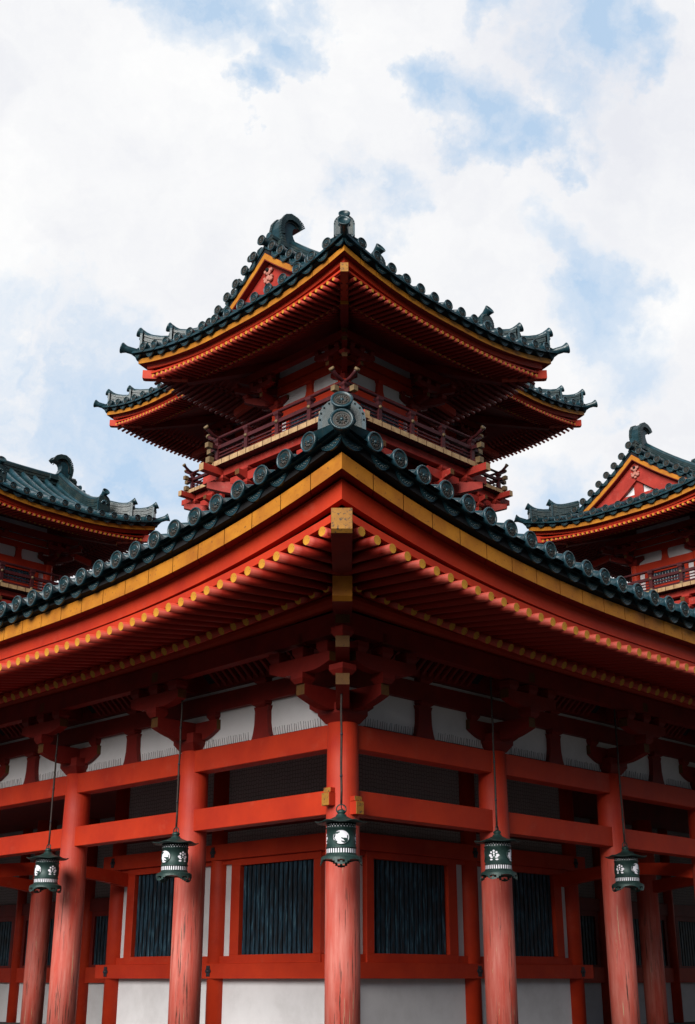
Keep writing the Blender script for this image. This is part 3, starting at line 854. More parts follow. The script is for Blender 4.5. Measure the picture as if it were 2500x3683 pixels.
for k in range(4):
    L = CC + 2.75; g = MB(); n = int(2 * L / .48)
    for i in range(n):
        t0, t1 = -1 + 2 * i / n, -1 + 2 * (i + 1) / n; gp = .005 / L
        tt = [t0 + (gp if i else 0), (t0 + t1) / 2, t1 - (gp if i < n - 1 else 0)]
        E.sweep(g, k, [(2.47, 4.445), (2.75, 4.44), (2.75, 4.63), (2.47, 4.64)], tt, .62, 'red_dark', 2.75)
        E.sweep(g, k, [(2.751, 4.4425), (2.757, 4.4425), (2.757, 4.628), (2.751, 4.628)], tt, .62, 'gold', 2.75)
    g.build('eave_board', HALL)
    if k > 1: continue
    f = MB(); ts = E.ts(2.75, .35)
    E.sweep(f, k, [(2.46, 4.25), (2.585, 4.25), (2.60, 4.47), (2.46, 4.47)], ts, .56, 'red', 2.75)
    E.sweep(f, k, [(2.46, 4.155), (2.565, 4.155), (2.567, 4.243), (2.46, 4.243)], ts, .47, 'red', 2.75)
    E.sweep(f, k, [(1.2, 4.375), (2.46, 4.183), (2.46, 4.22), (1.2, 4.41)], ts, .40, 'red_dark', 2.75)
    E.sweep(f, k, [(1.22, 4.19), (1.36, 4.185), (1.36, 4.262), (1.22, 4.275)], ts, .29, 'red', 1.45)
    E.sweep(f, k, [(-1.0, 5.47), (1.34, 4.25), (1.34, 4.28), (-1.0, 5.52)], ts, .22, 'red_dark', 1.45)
    f.build('soffit', HALL)
    d = MB()
    E.sweep(d, k, [(2.45, 4.645), (2.74, 4.636), (2.83, 4.66), (2.82, 4.78), (2.45, 4.80)], ts, .68, 'dark', 2.75)
    d.build('eave_underboard', HALL)
# roof surface (a skirt up to a flat deck under the towers)
Ed = CC + 2.92; Hd = 4.82; RI = .72
h = lambda t: Hd - .06 + .34 * t + .012 * t * t
lift = lambda s_, t: RI * max(0, 1 - s_ / 6.5) ** 2.2 * max(0, 1 - t / 5.0)
RF = MB(); nrow = int(round((2 * Ed - 1.02) / .39)); pt = (2 * Ed - 1.02) / nrow
rows = [-Ed + .51 + i * pt for i in range(nrow + 1)]
TD = 9.0
for k in range(4):
    us = [-Ed] + rows[::3] + [Ed] if k > 1 else [-Ed] + rows + [Ed]
    for a, b in zip(us[:-1], us[1:]):
        vs = []; NS = 8
        for i in range(NS + 1):
            for u in (a, b):
                te = min(TD, Ed - abs(u)); t = te * i / NS
                xx, yy = side(k, 0, u, Ed - t); H = h(t) + lift(Ed - abs(u), t)
                vs += [(xx, yy, H), (xx, yy, H - .06)]
        fs = []
        for i in range(NS):
            c = i * 4; d = c + 4; fs += [(c, c + 2, d + 2, d), (c + 1, d + 1, d + 3, c + 3)]
        RF.add(vs, fs, 'tile')
    if k > 1: continue
    for a in rows:
        te = min(TD, Ed - abs(a)); m = max(3, int(te / .8))
        if te < .3: continue
        pts = []
        for i in range(m + 1):
            t = te * i / m; xx, yy = side(k, 0, a, Ed - t); pts.append((xx, yy, h(t) + lift(Ed - abs(a), t) + .05))
        RF.tube(pts, .078, 'tile', 8)
hd = h(TD); RF.box(-Ed + TD - .2, Ed - TD + .2, -Ed + TD - .2, Ed - TD + .2, hd - .1, hd + .02, 'tile')
roof = RF.build('roof', HALL)
for k in (0, 1):
    far = MB()
    for i, a in enumerate(rows):
        Hh = Hd + RI * max(0, 1 - (Ed - abs(a)) / 6.5) ** 2.2
        if a < -CC + 8.2: put_out(P_DISC, roof, k, 0, a, Ed, Hh, zo, 'eave_tile_cap')
        else:
            x_, y_ = side(k, 0, a, Ed); far.lathe((x_, y_, Hh), (*OUT[k], 0), [(.08, -.4), (.08, -.08), (.118, -.01), (.118, .01)], 'tile', 12)
    for i in range(len(rows) + 1):
        a = rows[0] - pt / 2 + i * pt
        if a > -CC + 8.2: break
        last = i == 0
        if last: a = -Ed + .255
        Hh = Hd + RI * max(0, 1 - (Ed - abs(a)) / 6.5) ** 2.2
        c = put_out(P_PAN, roof, k, 0, a, Ed - .07, Hh + .01, zo, 'pan_tile')
        s0 = RI * max(0, 1 - (Ed - abs(a - .2)) / 6.5) ** 2.2; s1 = RI * max(0, 1 - (Ed - abs(a + .2)) / 6.5) ** 2.2
        c.rotation_euler = (math.atan2(s1 - s0, .4) * (-1 if k == 0 else 1), 0, math.atan2(OUT[k][1], OUT[k][0]))
        if last: c.scale = (1, 1.25, 1)
    o = far.build('eave_tile_cap', roof); o['kind'] = 'stuff'
# corner ornament
dg = Vector((-1, -1, 0)) / R2
cb_ = MB(); cp = Vector((-Ed, -Ed, Hd + RI))
cb_.lathe(cp + dg * .02 + Vector((0, 0, -.03)), (dg.x * .99, dg.y * .99, .12), [(.095, -.6), (.095, -.12), (.115, -.03), (.128, 0), (.128, .02), (.11, .028), (.105, .004), (.001, .004)], 'tile', 24, True, capb=False)
st = [cp - dg * (.42 + .5 * i) + Vector((0, 0, .0 + .10 * i)) for i in range(6)]
stack_ridge(cb_, st, .30, .30, 5)
oni(cb_, st[0] + Vector((0, 0, -.20)) + dg * .03, dg, .26, .60)
cb_.lathe(cp - dg * .14 + Vector((0, 0, .275)), (dg.x * .93, dg.y * .93, .36), [(.09, -.7), (.09, -.16), (.105, -.03), (.118, 0), (.118, .02), (.10, .028), (.095, .004), (.001, .004)], 'tile', 24, True, capb=False)
hr = cb_.build('hip_ridge', roof)
for (ctr, ax) in ((cp + dg * .02 + Vector((0, 0, -.03)), (dg.x * .99, dg.y * .99, .12)), (cp - dg * .14 + Vector((0, 0, .275)), (dg.x * .93, dg.y * .93, .36))):
    el = math.atan2(ax[2], math.hypot(ax[0], ax[1])); a_ = Vector(ax).normalized()
    c = copy_to(P_DISC, roof, ctr + a_ * .012 + Vector((0, 0, zo)), rot=(0, -el, math.atan2(ax[1], ax[0])), scale=(.9, 1.04, 1.04)); c.name = 'corner_tile_cap'
# hip rafter
hbm = MB(); sr = R2 * CC; d = (-1 / R2, -1 / R2)
a = sr + 2.78 * R2; b = sr + 1.35 * R2
hbm.prism([(a, 4.60), (a, 4.37), (a - .04, 4.335), (b, 4.39), (b, 4.72)], ((0, 0), d), .225, 'red_dark', 'gold_old', [0, 1])
a = sr + 1.62 * R2
hbm.prism([(a, 4.383), (a, 4.14), (a - .06, 4.09), (sr + .6 * R2, 4.25), (sr - 1.2, 4.9), (sr - 1.2, 5.2), (sr + .6 * R2, 4.6)], ((0, 0), d), .235, 'red_dark', 'gold', [0, 1])
hbm.build('hip_rafter', HALL, .004)

# columns
cm = MB(); cm.lathe((0, 0, 0), (0, 0, 1), [(.215, 0), (.218, 1.2), (.216, 2.4), (.208, 3.4), (.198, 4.09)], 'column', 28)
c0 = None
def col(p, q, src=None):
    global c0
    if c0 is None: c0 = cm.build('column', HALL, dz=0); c0.location = (p - CC, q - CC, 0); return c0
    c = copy_to(c0, HALL, (p - CC, q - CC, 0), rz=random.uniform(0, 6)); c.name = 'column'; return c
for i, g_ in enumerate(GR):
    col(0, g_)
    if i: col(g_, 0)
for g_ in (11.85, 14.85, 17.6, 20.6): col(3.06, g_); col(g_, 3.06)
def sym(fn):
    """build a left-face piece and its mirror on the right face"""
    fn(lambda p, q: (p, q)); fn(lambda p, q: (q, p))
def fb(mb, m, p0, p1, q0, q1, z0, z1, k, q2=0):
    xa, ya = m(p0, q0); xb, yb = m(p1, q1)
    mb.box(min(xa, xb), max(xa, xb), min(ya, yb), max(ya, yb), z0 - q2, z1 - q2, k)
# beams between the outer columns, one piece per bay
def beams(m):
    mir = m(0, 1) == (1, 0)
    e = .002 if mir else 0
    for i in range(len(GR) - 1):
        b = hb(); fb(b, m, -.125, .125, GR[i] + (.0 if i == 0 else -.02), GR[i + 1] - .022, 2.775 - e, 3.085 - e, 'red'); b.build('head_beam', HALL, .006)
        b = hb(); fb(b, m, -.115, .115, GR[i] + (.0 if i == 0 else -.02), GR[i + 1] - .022, 1.95 - e, 2.25 - e, 'red'); b.build('tie_beam', HALL, .006)
    # yellow-faced tenon through the corner column
    b = hb(); dz_ = .11 if not mir else 0
    # this face's beam continues past the corner along its own direction
    for z0, z1, w_, L_ in ((1.93 + .10 - dz_, 2.09 + .10 - dz_, .068, -.31), (2.095 + .10 - dz_, 2.155 + .10 - dz_, .064, -.28)):
        xa, ya = m(-w_, L_); xb, yb = m(w_, -.1)
        x0_, x1_, y0_, y1_ = min(xa, xb), max(xa, xb), min(ya, yb), max(ya, yb)
        b.box(x0_, x1_, y0_, y1_, z0, z1, 'red', {2: 'gold_old'} if not mir else {5: 'gold_old'})
    b.build('beam_tenon', HALL, .004)
sym(beams)
# wall zone above the head beam
def frieze(m):
    mir = m(0, 1) == (1, 0); e = .0021 if mir else 0
    w = hb(); fb(w, m, .0, .05, -.0 + e, 26.7, 3.08, 4.6, 'plaster'); w.build('plaster_panel', HALL)
    w = hb()
    fb(w, m, -.09, .09, -.0, 26.7, 3.605 - e, 3.86 - e, 'red_dark'); fb(w, m, -.09, .09, 0, 26.7, 3.93 - e, 4.19 - e, 'red_dark')
    fb(w, m, -.07, .07, 0, 26.7, 4.26 - e, 4.5 - e, 'red_dark')
    w.build('wall_beam', HALL)
    for i in range(5):
        mid = (GR[i] + GR[i + 1]) / 2; s = hb(); x_, y_ = m(0, mid); al = (0, 1) if not mir else (1, 0)
        s.prism([(-.20, 3.085), (.20, 3.085), (.165, 3.16), (.135, 3.3), (.13, 3.48), (.155, 3.54), (-.155, 3.54), (-.13, 3.48), (-.135, 3.3), (-.165, 3.16)], ((x_, y_), al), .16, 'red_dark')
        block(s, x_, y_, .27, 3.535, 3.604, 'red_dark'); s.build('strut', HALL)
        s = hb(); block(s, x_, y_, .25, 3.86, 3.93, 'red_dark'); s.build('bearing_block', HALL)
        # curved ribs under the eave between the brackets
        rb = hb(); a0, a1 = GR[i] + .62, GR[i + 1] - .62
        n = int((a1 - a0) / .135)
        for j in range(n + 1):
            qq = a0 + (a1 - a0) * j / n; pts = []
            for t in frange(0, 1, 6):
                o_ = .09 + .53 * t; z = 3.95 + .30 * math.sin(t * math.pi / 2) ; pts.append((o_, z))
            ol = pts + [(o_, z + .07) for o_, z in pts[::-1]]
            x_, y_ = m(0, qq); dd = (-1, 0) if not mir else (0, -1)
            rb.prism(ol, ((x_, y_), dd), .05, 'red_dark')
        vs = []
        for qq in (a0 - .25, a1 + .25):
            for t in frange(0, 1, 6):
                vs.append((*m(-(.09 + .53 * t), qq), 4.03 + .30 * math.sin(t * math.pi / 2)))
        rb.add(vs, [(j, j + 1, 8 + j, 7 + j) for j in range(6)], 'dark')
        rb.build('cove_rib', HALL)
        # bird spikes standing on the head beam
        for lo, hi in ((GR[i] + .30, mid - .22), (mid + .22, GR[i + 1] - .30)):
            sp = hb(); nn = int((hi - lo) / .045)
            for j in range(nn):
                qq = lo + (hi - lo) * (j + .5) / nn; hh = .10 + .02 * random.random()
                xa, ya = m(-.085, qq); tx, ty = m(-.085 - .02 + random.uniform(-.01, .01), qq + random.uniform(-.008, .008))
                sp.tube([(xa, ya, 3.08), (tx, ty, 3.09 + hh)], .0035, 'wire', 4, False)
            xa, ya = m(-.085, lo); xb, yb = m(-.085, hi); sp.tube([(xa, ya, 3.092), (xb, yb, 3.092)], .008, 'wire', 5)
            sp.build('bird_spike_strip', HALL)
sym(frieze)
# brackets
c = copy_to(P_BRC, HALL, (-CC, -CC, 3.09 + zo)); c.name = 'bracket'
for g_ in GR[1:7]:
    c = copy_to(P_BR, HALL, (-CC, g_ - CC, 3.09 + zo)); c.name = 'bracket'
    c = copy_to(P_BR, HALL, (g_ - CC, -CC, 3.09 + zo), ROTK[1]); c.name = 'bracket'
pu = MB()
for k in (0, 1):
    E.sweep(pu, k, [(.64, 3.97), (.80, 3.97), (.80, 4.24), (.64, 4.24)], E.ts(.72, .8), .07, 'red_dark')
    prof = [(.72 + .105 * math.cos(2 * math.pi * j / 12), 4.365 + .105 * math.sin(2 * math.pi * j / 12)) for j in range(12)]
    E.sweep(pu, k, prof, E.ts(.72, .8), .12, 'red', .72)
pu.build('purlin', HALL)

# inner room and back walls
def room(m):
    mir = m(0, 1) == (1, 0); e = .0023 if mir else 0
    w = hb()
    fb(w, m, 3.10, 3.20, 3.1 + e, 9.2, -1.0, 1.95, 'plaster'); w.build('plaster_wall', HALL)
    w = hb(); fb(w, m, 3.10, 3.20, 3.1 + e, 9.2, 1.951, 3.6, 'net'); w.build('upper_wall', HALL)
    # pillars
    for qq in ((3.12, 6.18, 9.2) if not mir else (6.18, 9.2)):
        b = hb(); x_, y_ = m(3.12, qq); b.lathe((x_, y_, -1.0), (0, 0, 1), [(.18, 0), (.18, 4.6)], 'red', 20); b.build('wall_pillar', HALL)
    b = hb(); fb(b, m, 2.92, 3.08, 2.92 + (.161 if mir else 0), 9.55, 0, .24, 'red'); fb(b, m, 2.93, 3.08, 2.93 + (.151 if mir else 0), 9.52, 1.935, 2.2, 'red'); b.build('wall_beam', HALL, .005)
    b = hb(); fb(b, m, 3.03, 3.12, 3.0, 9.2, 2.42, 2.62, 'red_dark'); b.build('wall_beam', HALL)
    for (o0, o1) in ((3.69, 5.52), (6.86, 8.56)):
        w = hb()
        fb(w, m, 3.0, 3.10, o0 - .17, o1 + .23, .241, .375, 'red'); fb(w, m, 3.0, 3.10, o0 - .17, o1 + .23, 1.82, 1.934, 'red')
        fb(w, m, 3.0, 3.098, o0 - .17, o0, .375, 1.82, 'red'); fb(w, m, 3.0, 3.098, o1, o1 + .23, .375, 1.82, 'red')
        fo_ = w.build('window', HALL, .004)
        s = hb(); n = int(round((o1 - o0) / .118)); pw = (o1 - o0) / n
        for i in range(n):
            q0, q1 = o0 + i * pw, o0 + (i + 1) * pw
            fb(s, m, 3.062, 3.097, q0 + .004, q0 + pw * .70, .378, 1.818, 'slat'); fb(s, m, 3.09, 3.096, q0 + pw * .72, q1, .378, 1.818, 'dark')
        s.build('slats', fo_)
    # cross rails beside the windows (thin)
    for qa, qb in ((3.3, 3.52), (5.75, 6.0), (6.36, 6.69), (8.79, 9.02)):
        for za, zb_ in ((.241, .36), (1.86, 1.934)):
            w = hb(); fb(w, m, 3.03, 3.10, qa - .15, qb + .1, za, zb_, 'red'); w.build('window_rail', HALL)
    # metal fittings on the beams
    for qq in (6.18, 9.2):
        for zz, pp in ((.12, 2.915), (2.07, 2.925)):
            t = hb(); x_, y_ = m(pp, qq); dd = (-1, 0, 0) if not mir else (0, -1, 0)
            al = Vector((0, 1, 0)) if not mir else Vector((1, 0, 0)); ol = []
            for j in range(24):
                a = 2 * math.pi * j / 24; rr = .065 + .012 * math.cos(6 * a)
                ol.append(Vector((x_, y_, zz)) + al * math.cos(a) * rr * .95 + Vector((0, 0, 1.35 * rr * math.sin(a))))
            D_ = Vector(dd); n_ = len(ol)
            t.add(ol + [p_ + D_ * .012 for p_ in ol], [tuple(range(n_)), tuple(n_ + j for j in range(n_))] + [(j, (j + 1) % n_, n_ + (j + 1) % n_, n_ + j) for j in range(n_)], 'iron')
            t.lathe(Vector((x_, y_, zz)) + D_ * .012, dd, [(.034, 0), (.03, .012), (.018, .014), (.014, .03), (.001, .032)], 'iron', 12, True, capb=False)
            t.build('metal_fitting', HALL)
    # the room's end wall
    w = hb(); fb(w, m, 3.2, 6.1, 9.15, 9.25, -1.0, 3.6, 'red_dark'); w.build('end_wall', HALL)
    # back wall beyond the room
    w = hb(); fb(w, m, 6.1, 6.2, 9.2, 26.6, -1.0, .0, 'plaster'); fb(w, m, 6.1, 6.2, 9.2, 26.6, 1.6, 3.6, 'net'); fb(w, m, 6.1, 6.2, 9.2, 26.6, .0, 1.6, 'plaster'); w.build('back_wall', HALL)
    w = hb(); fb(w, m, 6.0, 6.1, 9.25, 26.6, -.09, .245, 'red'); fb(w, m, 6.0, 6.1, 9.25, 26.6, 1.48, 1.76, 'red_dark'); w.build('wall_beam', HALL)
    for qq in (11.6, 14.6, 17.6, 20.6, 23.6):
        b = hb(); x_, y_ = m(6.08, qq); b.lathe((x_, y_, -1.0), (0, 0, 1), [(.15, 0), (.15, 4.6)], 'red', 14); b.build('wall_pillar', HALL)
    for qq in (9.9, 13.1, 16.1, 19.1, 22.1):
        o0, o1 = qq - 1.17 + (.6 if qq < 10 else 0), qq + 1.17
        w = hb()
        fb(w, m, 6.02, 6.1, o0 - .12, o1 + .12, .246, .30, 'red_dark'); fb(w, m, 6.02, 6.1, o0 - .12, o1 + .12, 1.36, 1.479, 'red_dark')
        fb(w, m, 6.02, 6.1, o0 - .12, o0, .30, 1.36, 'red_dark'); fb(w, m, 6.02, 6.1, o1, o1 + .12, .30, 1.36, 'red_dark')
        fo_ = w.build('window', HALL)
        s = hb(); n = int((o1 - o0) / .12); pw = (o1 - o0) / n
        for i in range(n): fb(s, m, 6.05, 6.098, o0 + i * pw + .01, o0 + (i + .75) * pw, .30, 1.36, 'slat')
        s.build('slats', fo_)
    # tie beams across the aisle
    for g_ in GR[3:8]:
        b = hb(); x_, y_ = m(0.1, g_); dd = (1, 0) if not mir else (0, 1); L_ = 2.9
        up = [(L_ * t, 1.86 + .10 * math.sin(t * math.pi)) for t in frange(0, 1, 8)]; lo_ = [(L_ * t, 1.62 + .14 * math.sin(t * math.pi)) for t in frange(1, 0, 8)]
        b.prism(up + lo_, ((x_, y_), dd), .16, 'red'); b.build('rainbow_beam', HALL)
    w = hb(); fb(w, m, .06, 3.2 if mir else 6.2, .06 + (3.0 if mir else 0), 26.6, 3.601 + e, 3.64 + e, 'red_dark'); w.build('ceiling', HALL)
sym(room)
w = hb(); w.box(6.2, 26.7, 6.2, 26.7, -1.0, 4.5, 'red_dark'); w.box(3.2, 9.2, 3.2, 9.2, 3.645, 3.7, 'red_dark'); w.build('core_wall', HALL)
w = hb(); w.box(3.3, 26.6, 3.3, 26.6, 5.4, 5.45, 'red_dark'); w.build('attic_floor', HALL)
pl = hb(); pl.box(-1.3, 28.0, -1.3, 28.0, -1.6, -1.0, 'stone'); pl.build('stone_platform', HALL)

# ------------------------------------------------------------------ towers
def vis_front(k, a): return k in (0, 1)
FQ = (24.5 - D0) / R2
tower('nearest tower, standing over the hall corner in the middle of the picture', (FQ, FQ), 1.03, 2.2, 0, 1.93, 2.11, 0, vis_front, True)
CZ = 34.9
def pq_of(X, Z): return ((X * R2 + (Z - D0) * R2) / 2, ((Z - D0) * R2 - X * R2) / 2)
tower('tallest, widest tower, its eaves and lower balcony showing behind the nearest tower', pq_of(0, CZ), 2.4, 2.84, 3.63, 3.29, 3.48, -.13,
      lambda k, a: (k == 0 and a > 2.4) or (k == 3 and a < -1.2) or (k == 1 and a > 2.4) or (k == 2 and a < -1.2), True, name='central_tower', group=None, curv=.066, gap_end=1.28)
tower('left tower cut by the picture edge, ridge ornament curling above its tiled slope', pq_of(-10.3, CZ + .1), 1.03, 2.2, -.12, 1.93, 2.11, .1, lambda k, a: k == 1, False)
tower('right tower cut by the picture edge, its triangular gable facing the viewer', pq_of(10.1, CZ + .2), 1.03, 2.2, -.12, 1.93, 2.11, .1, lambda k, a: k == 0, False)

# ------------------------------------------------------------------ lanterns
def lantern(label, p, q, Htop, rz, Hring=1.95):
    x, y = X0 + (p - q) / R2, D0 + (p + q) / R2
    T = empty('hanging_lantern', (x, y, EYE + Hring - .72), rz, label, 'lantern', 'bronze lanterns hanging under the eave')
    z = EYE - (EYE + Hring - .68) ; ZO[T.name] = 0
    if LP:
        for ch in LP:
            c = ch.copy(); C.objects.link(c); c.parent = T
    else:
        b = MB()
        b.lathe((0, 0, .145), (0, 0, 1), [(.150, 0), (.155, .01), (.150, .02), (.150, .075), (.157, .08), (.157, .09), (.150, .095), (.150, .31), (.156, .315), (.156, .325), (.150, .33), (.150, .385)], 'bronze', 32)
        LP.append(b.build('lamp_body', T))
        # openings show the white shade: strips at the base, roundels and flower work round the drum
        s = MB(); R_ = .1508
        def patch(ang, pts2, k, r=R_):
            vs = []; n = len(pts2); cx = sum(p_[0] for p_ in pts2) / n; cz = sum(p_[1] for p_ in pts2) / n
            for (px, pz) in pts2 + [(cx, cz)]:
                a = ang + px / .15; vs.append((math.sin(a) * r, -math.cos(a) * r, pz))
            m_ = len(s_.v); s_.add(vs, [(i, (i + 1) % n, n) for i in range(n)], k)
        s_ = s
        for i in range(36):
            a = 2 * math.pi * i / 36; w_ = .006
            patch(a, [(-w_, .163), (w_, .163), (w_, .214), (-w_, .214)], 'paper')
        for i in range(60):
            a = 2 * math.pi * i / 60 ; zc = .492 + (.012 if i % 2 else -.010)
            patch(a, [(.007 * math.cos(t * math.pi / 3), zc + .008 * math.sin(t * math.pi / 3)) for t in range(6)], 'paper')
        s2 = MB()
        for j in range(4):
            a0 = j * math.pi / 2
            if j % 2 == 0:
                # roundel of white with beast and cloud cut-work standing over it
                s_ = s; zc = .347; n = 28
                for rr0, rr1, k_, rad in ((0, .082, 'paper', R_),):
                    vs = [(math.sin(a0) * rad, -math.cos(a0) * rad, zc)]
                    fs = []
                    for ring, rr in enumerate((.03, .06, .083)):
                        for i in range(n):
                            t = 2 * math.pi * i / n; a = a0 + rr * math.cos(t) / .15; vs.append((math.sin(a) * rad, -math.cos(a) * rad, zc + rr * math.sin(t)))
                    for i in range(n):
                        fs.append((0, 1 + i, 1 + (i + 1) % n))
                        for ring in (0, 1):
                            b0 = 1 + ring * n; b1 = b0 + n; fs.append((b0 + i, b0 + (i + 1) % n, b1 + (i + 1) % n, b1 + i))
                    s.add(vs, fs, 'paper')
                s_ = s2
                ring_ = [(.0865 * math.cos(2 * math.pi * i / 32), .0865 * math.sin(2 * math.pi * i / 32)) for i in range(33)]
                s2.tube([(math.sin(a0 + px / .15) * .1535, -math.cos(a0 + px / .15) * .1535, zc + pz) for px, pz in ring_], .0045, 'bronze', 6, False)
                blobs = [(.045, -.022, .020, .012), (.025, -.018, .016, .008), (.008, -.012, .012, .006), (.050, -.045, .012, .018), (.030, -.060, .018, .010), (.062, -.030, .008, .018), (-.052, -.058, .016, .016), (-.062, -.035, .007, .018), (-.045, .050, .022, .012), (-.025, .058, .014, .007), (-.064, .025, .008, .024), (-.072, .0, .006, .02), (.066, .005, .006, .02), (.008, -.050, .012, .006), (.035, -.035, .010, .008)]
                for (bx, bz, rx, rz_) in blobs:
                    pts2 = [(bx + rx * math.cos(2 * math.pi * i / 9) * (1 + .25 * (i % 2)), zc + bz + rz_ * math.sin(2 * math.pi * i / 9) * (1 + .25 * (i % 2))) for i in range(9)]
                    patch(a0, pts2, 'bronze', .1525)
            else:
                s_ = s; zc = .347
                for (bx, bz, rx, rz_) in [(0, .055, .014, .014), (0, .018, .011, .017), (-.032, .036, .012, .014), (.032, .036, .012, .014), (0, -.012, .009, .008), (-.044, -.005, .020, .018), (.044, -.005, .020, .018), (-.030, -.030, .018, .010), (.030, -.030, .018, .010), (-.034, -.062, .018, .011), (.034, -.062, .018, .011)]:
                    patch(a0, [(bx + rx * math.cos(2 * math.pi * i / 10), zc + bz + rz_ * math.sin(2 * math.pi * i / 10)) for i in range(10)], 'paper')
        LP.append(s.build('lamp_shade', T)); LP.append(s2.build('cut_work', T))
        # roof: six-lobed brim with upturned points
        r_ = MB(); n = 48; rings = [(.045, .640), (.055, .615), (.10, .588), (.15, .565), (.19, .545), (.225, .533), (.258, .532), (.26, .524), (.225, .519), (.15, .528)]
        vs = []
        for ri, (rr, zz) in enumerate(rings):
            for i in range(n):
                a = 2 * math.pi * i / n; lob = abs(math.cos(3 * a)) ** 3
                f = max(0, (rr - .12) / .14)
                R3 = rr * (1 - .07 * f * (1 - lob)); vs.append((R3 * math.cos(a), R3 * math.sin(a), zz + .022 * f * f * lob))
        fs = [(j * n + i, j * n + (i + 1) % n, (j + 1) * n + (i + 1) % n, (j + 1) * n + i) for j in range(len(rings) - 1) for i in range(n)]
        r_.add(vs, fs, 'bronze', True)
        r_.lathe((0, 0, .63), (0, 0, 1), [(.035, 0), (.03, .012), (.042, .03), (.044, .045), (.03, .065), (.006, .075)], 'bronze', 16)
        LP.append(r_.build('lamp_roof', T))
        g = MB()
        g.tube([(.058 * math.sin(t) * (1 + .0), 0, .705 + .058 * -math.cos(t)) for t in frange(.5, 2 * math.pi - .5, 20)], .008, 'bronze', 8)
        LP.append(g.build('ring', T))
        f_ = MB()
        f_.lathe((0, 0, .098), (0, 0, 1), [(.205, 0), (.207, .012), (.190, .028), (.165, .040), (.158, .052)], 'bronze', 32, True, capb=False)
        for j in range(4):
            a0 = j * math.pi / 2; nn = 12
            # scalloped apron between the feet and pierced curling feet
            for i in range(-6, 7):
                a = a0 + i * math.pi / 2 / 13; t = abs(i) / 6; hz_ = [.095, .085, .07, .045, .028, .022, .018][abs(i)]
                a1 = a + math.pi / 2 / 13 * .5; a_ = a - math.pi / 2 / 13 * .5
                if abs(i) == 1: 
                    segs = [(.0, .03), (.062, hz_)]
                elif i == 0: segs = [(0, .025), (.045, hz_ - .005)]
                else: segs = [(0, hz_)]
                for (t0, t1) in segs:
                    vs = []
                    for zz in (.105 - t0, .105 - t1):
                        rr = .205 + .012 * (0.105 - zz) / .1 - .02 * ((0.105 - zz) / .1) ** 2 * 0
                        for (aa, dr) in ((a_, 0), (a1, 0), (a1, -.008), (a_, -.008)): vs.append((math.sin(aa) * (rr + dr), -math.cos(aa) * (rr + dr), zz))
                    f_.hexa(vs, 'bronze')
        LP.append(f_.build('lamp_foot', T))
        for o_, k2 in zip(LP, (1.17, 1.17, 1.17, 1.22, 1.0, 1.16)): o_.scale = (k2, k2, .95)
    # chain: thin rod with small clamps up to the purlin
    ch = MB(); z0 = .728; z1 = Htop - (Hring - .72)
    pts = [(random.uniform(-.004, .004) if 0 < i < 14 else 0, random.uniform(-.004, .004) if 0 < i < 14 else 0, z0 + (z1 - z0) * i / 14) for i in range(15)]
    ch.tube(pts, .014, 'chain', 6)
    for i in (2, 5, 8, 11): ch.lathe((pts[i][0], pts[i][1], pts[i][2] - .015), (0, 0, 1), [(.017, 0), (.017, .03)], 'iron', 8)
    ch.tube([(0, 0, z0 + .03), (.0, .0, z0 - .04), (.012, 0, z0 - .062), (.0, .0, z0 - .075)], .008, 'iron', 6)
    ch.build('chain', T)
    return T
LP = []
OL = .66
lantern('bronze lantern with a white cut-work roundel, hanging in front of the corner column', -OL + .03, -OL + .05, 4.32, 0)
lantern('bronze lantern hanging at the first column to the left of the corner column', -OL, 2.565, 4.33, math.radians(-45), 1.93)
lantern('bronze lantern hanging nearest the left picture edge, beside the second column left of the corner', -OL, 5.745, 4.30, math.radians(-47), 1.93)
lantern('bronze lantern hanging at the first column to the right of the corner column', 2.28, -OL, 4.33, math.radians(65), 1.93)
lantern('bronze lantern hanging nearest the right picture edge, beside the second column right of the corner', 5.37, -OL, 4.30, math.radians(42), 1.93)

# ------------------------------------------------------------------ ground
gm = MB(); gm.add([(-600, -300, 0), (600, -300, 0), (600, 900, 0), (-600, 900, 0)], [(0, 1, 2, 3)], 'gravel')
g_ = gm.build('ground', None, dz=0); g_['kind'] = 'structure'
for o in TMP: bpy.data.objects.remove(o)

# unseen hill-shaped ring added to block low sky light, tallest behind the viewer
hm = MB(); N = 96; vs = []
for i in range(N):
    a = 2 * math.pi * i / N; bk = .5 - .5 * math.cos(a)          # a = 0 straight ahead
    hgt = (7 + 20 * bk) * (1 + .18 * math.sin(5 * a) + .1 * math.sin(13 * a + 1))
    for r_, z in ((95, -1), (105, hgt * .7), (125, hgt), (170, hgt * .6)): vs.append((math.sin(a) * r_, 25 + math.cos(a) * r_, z))
hm.add(vs, [(i * 4 + j, ((i + 1) % N) * 4 + j, ((i + 1) % N) * 4 + j + 1, i * 4 + j + 1) for i in range(N) for j in range(3)], 'wood', True)
M['wood'] = paint('dark_woodland', (.035, .050, .022), (.014, .022, .010), .9, sc_=.6)
ho = hm.build('hills', None, dz=0); ho['kind'] = 'structure'

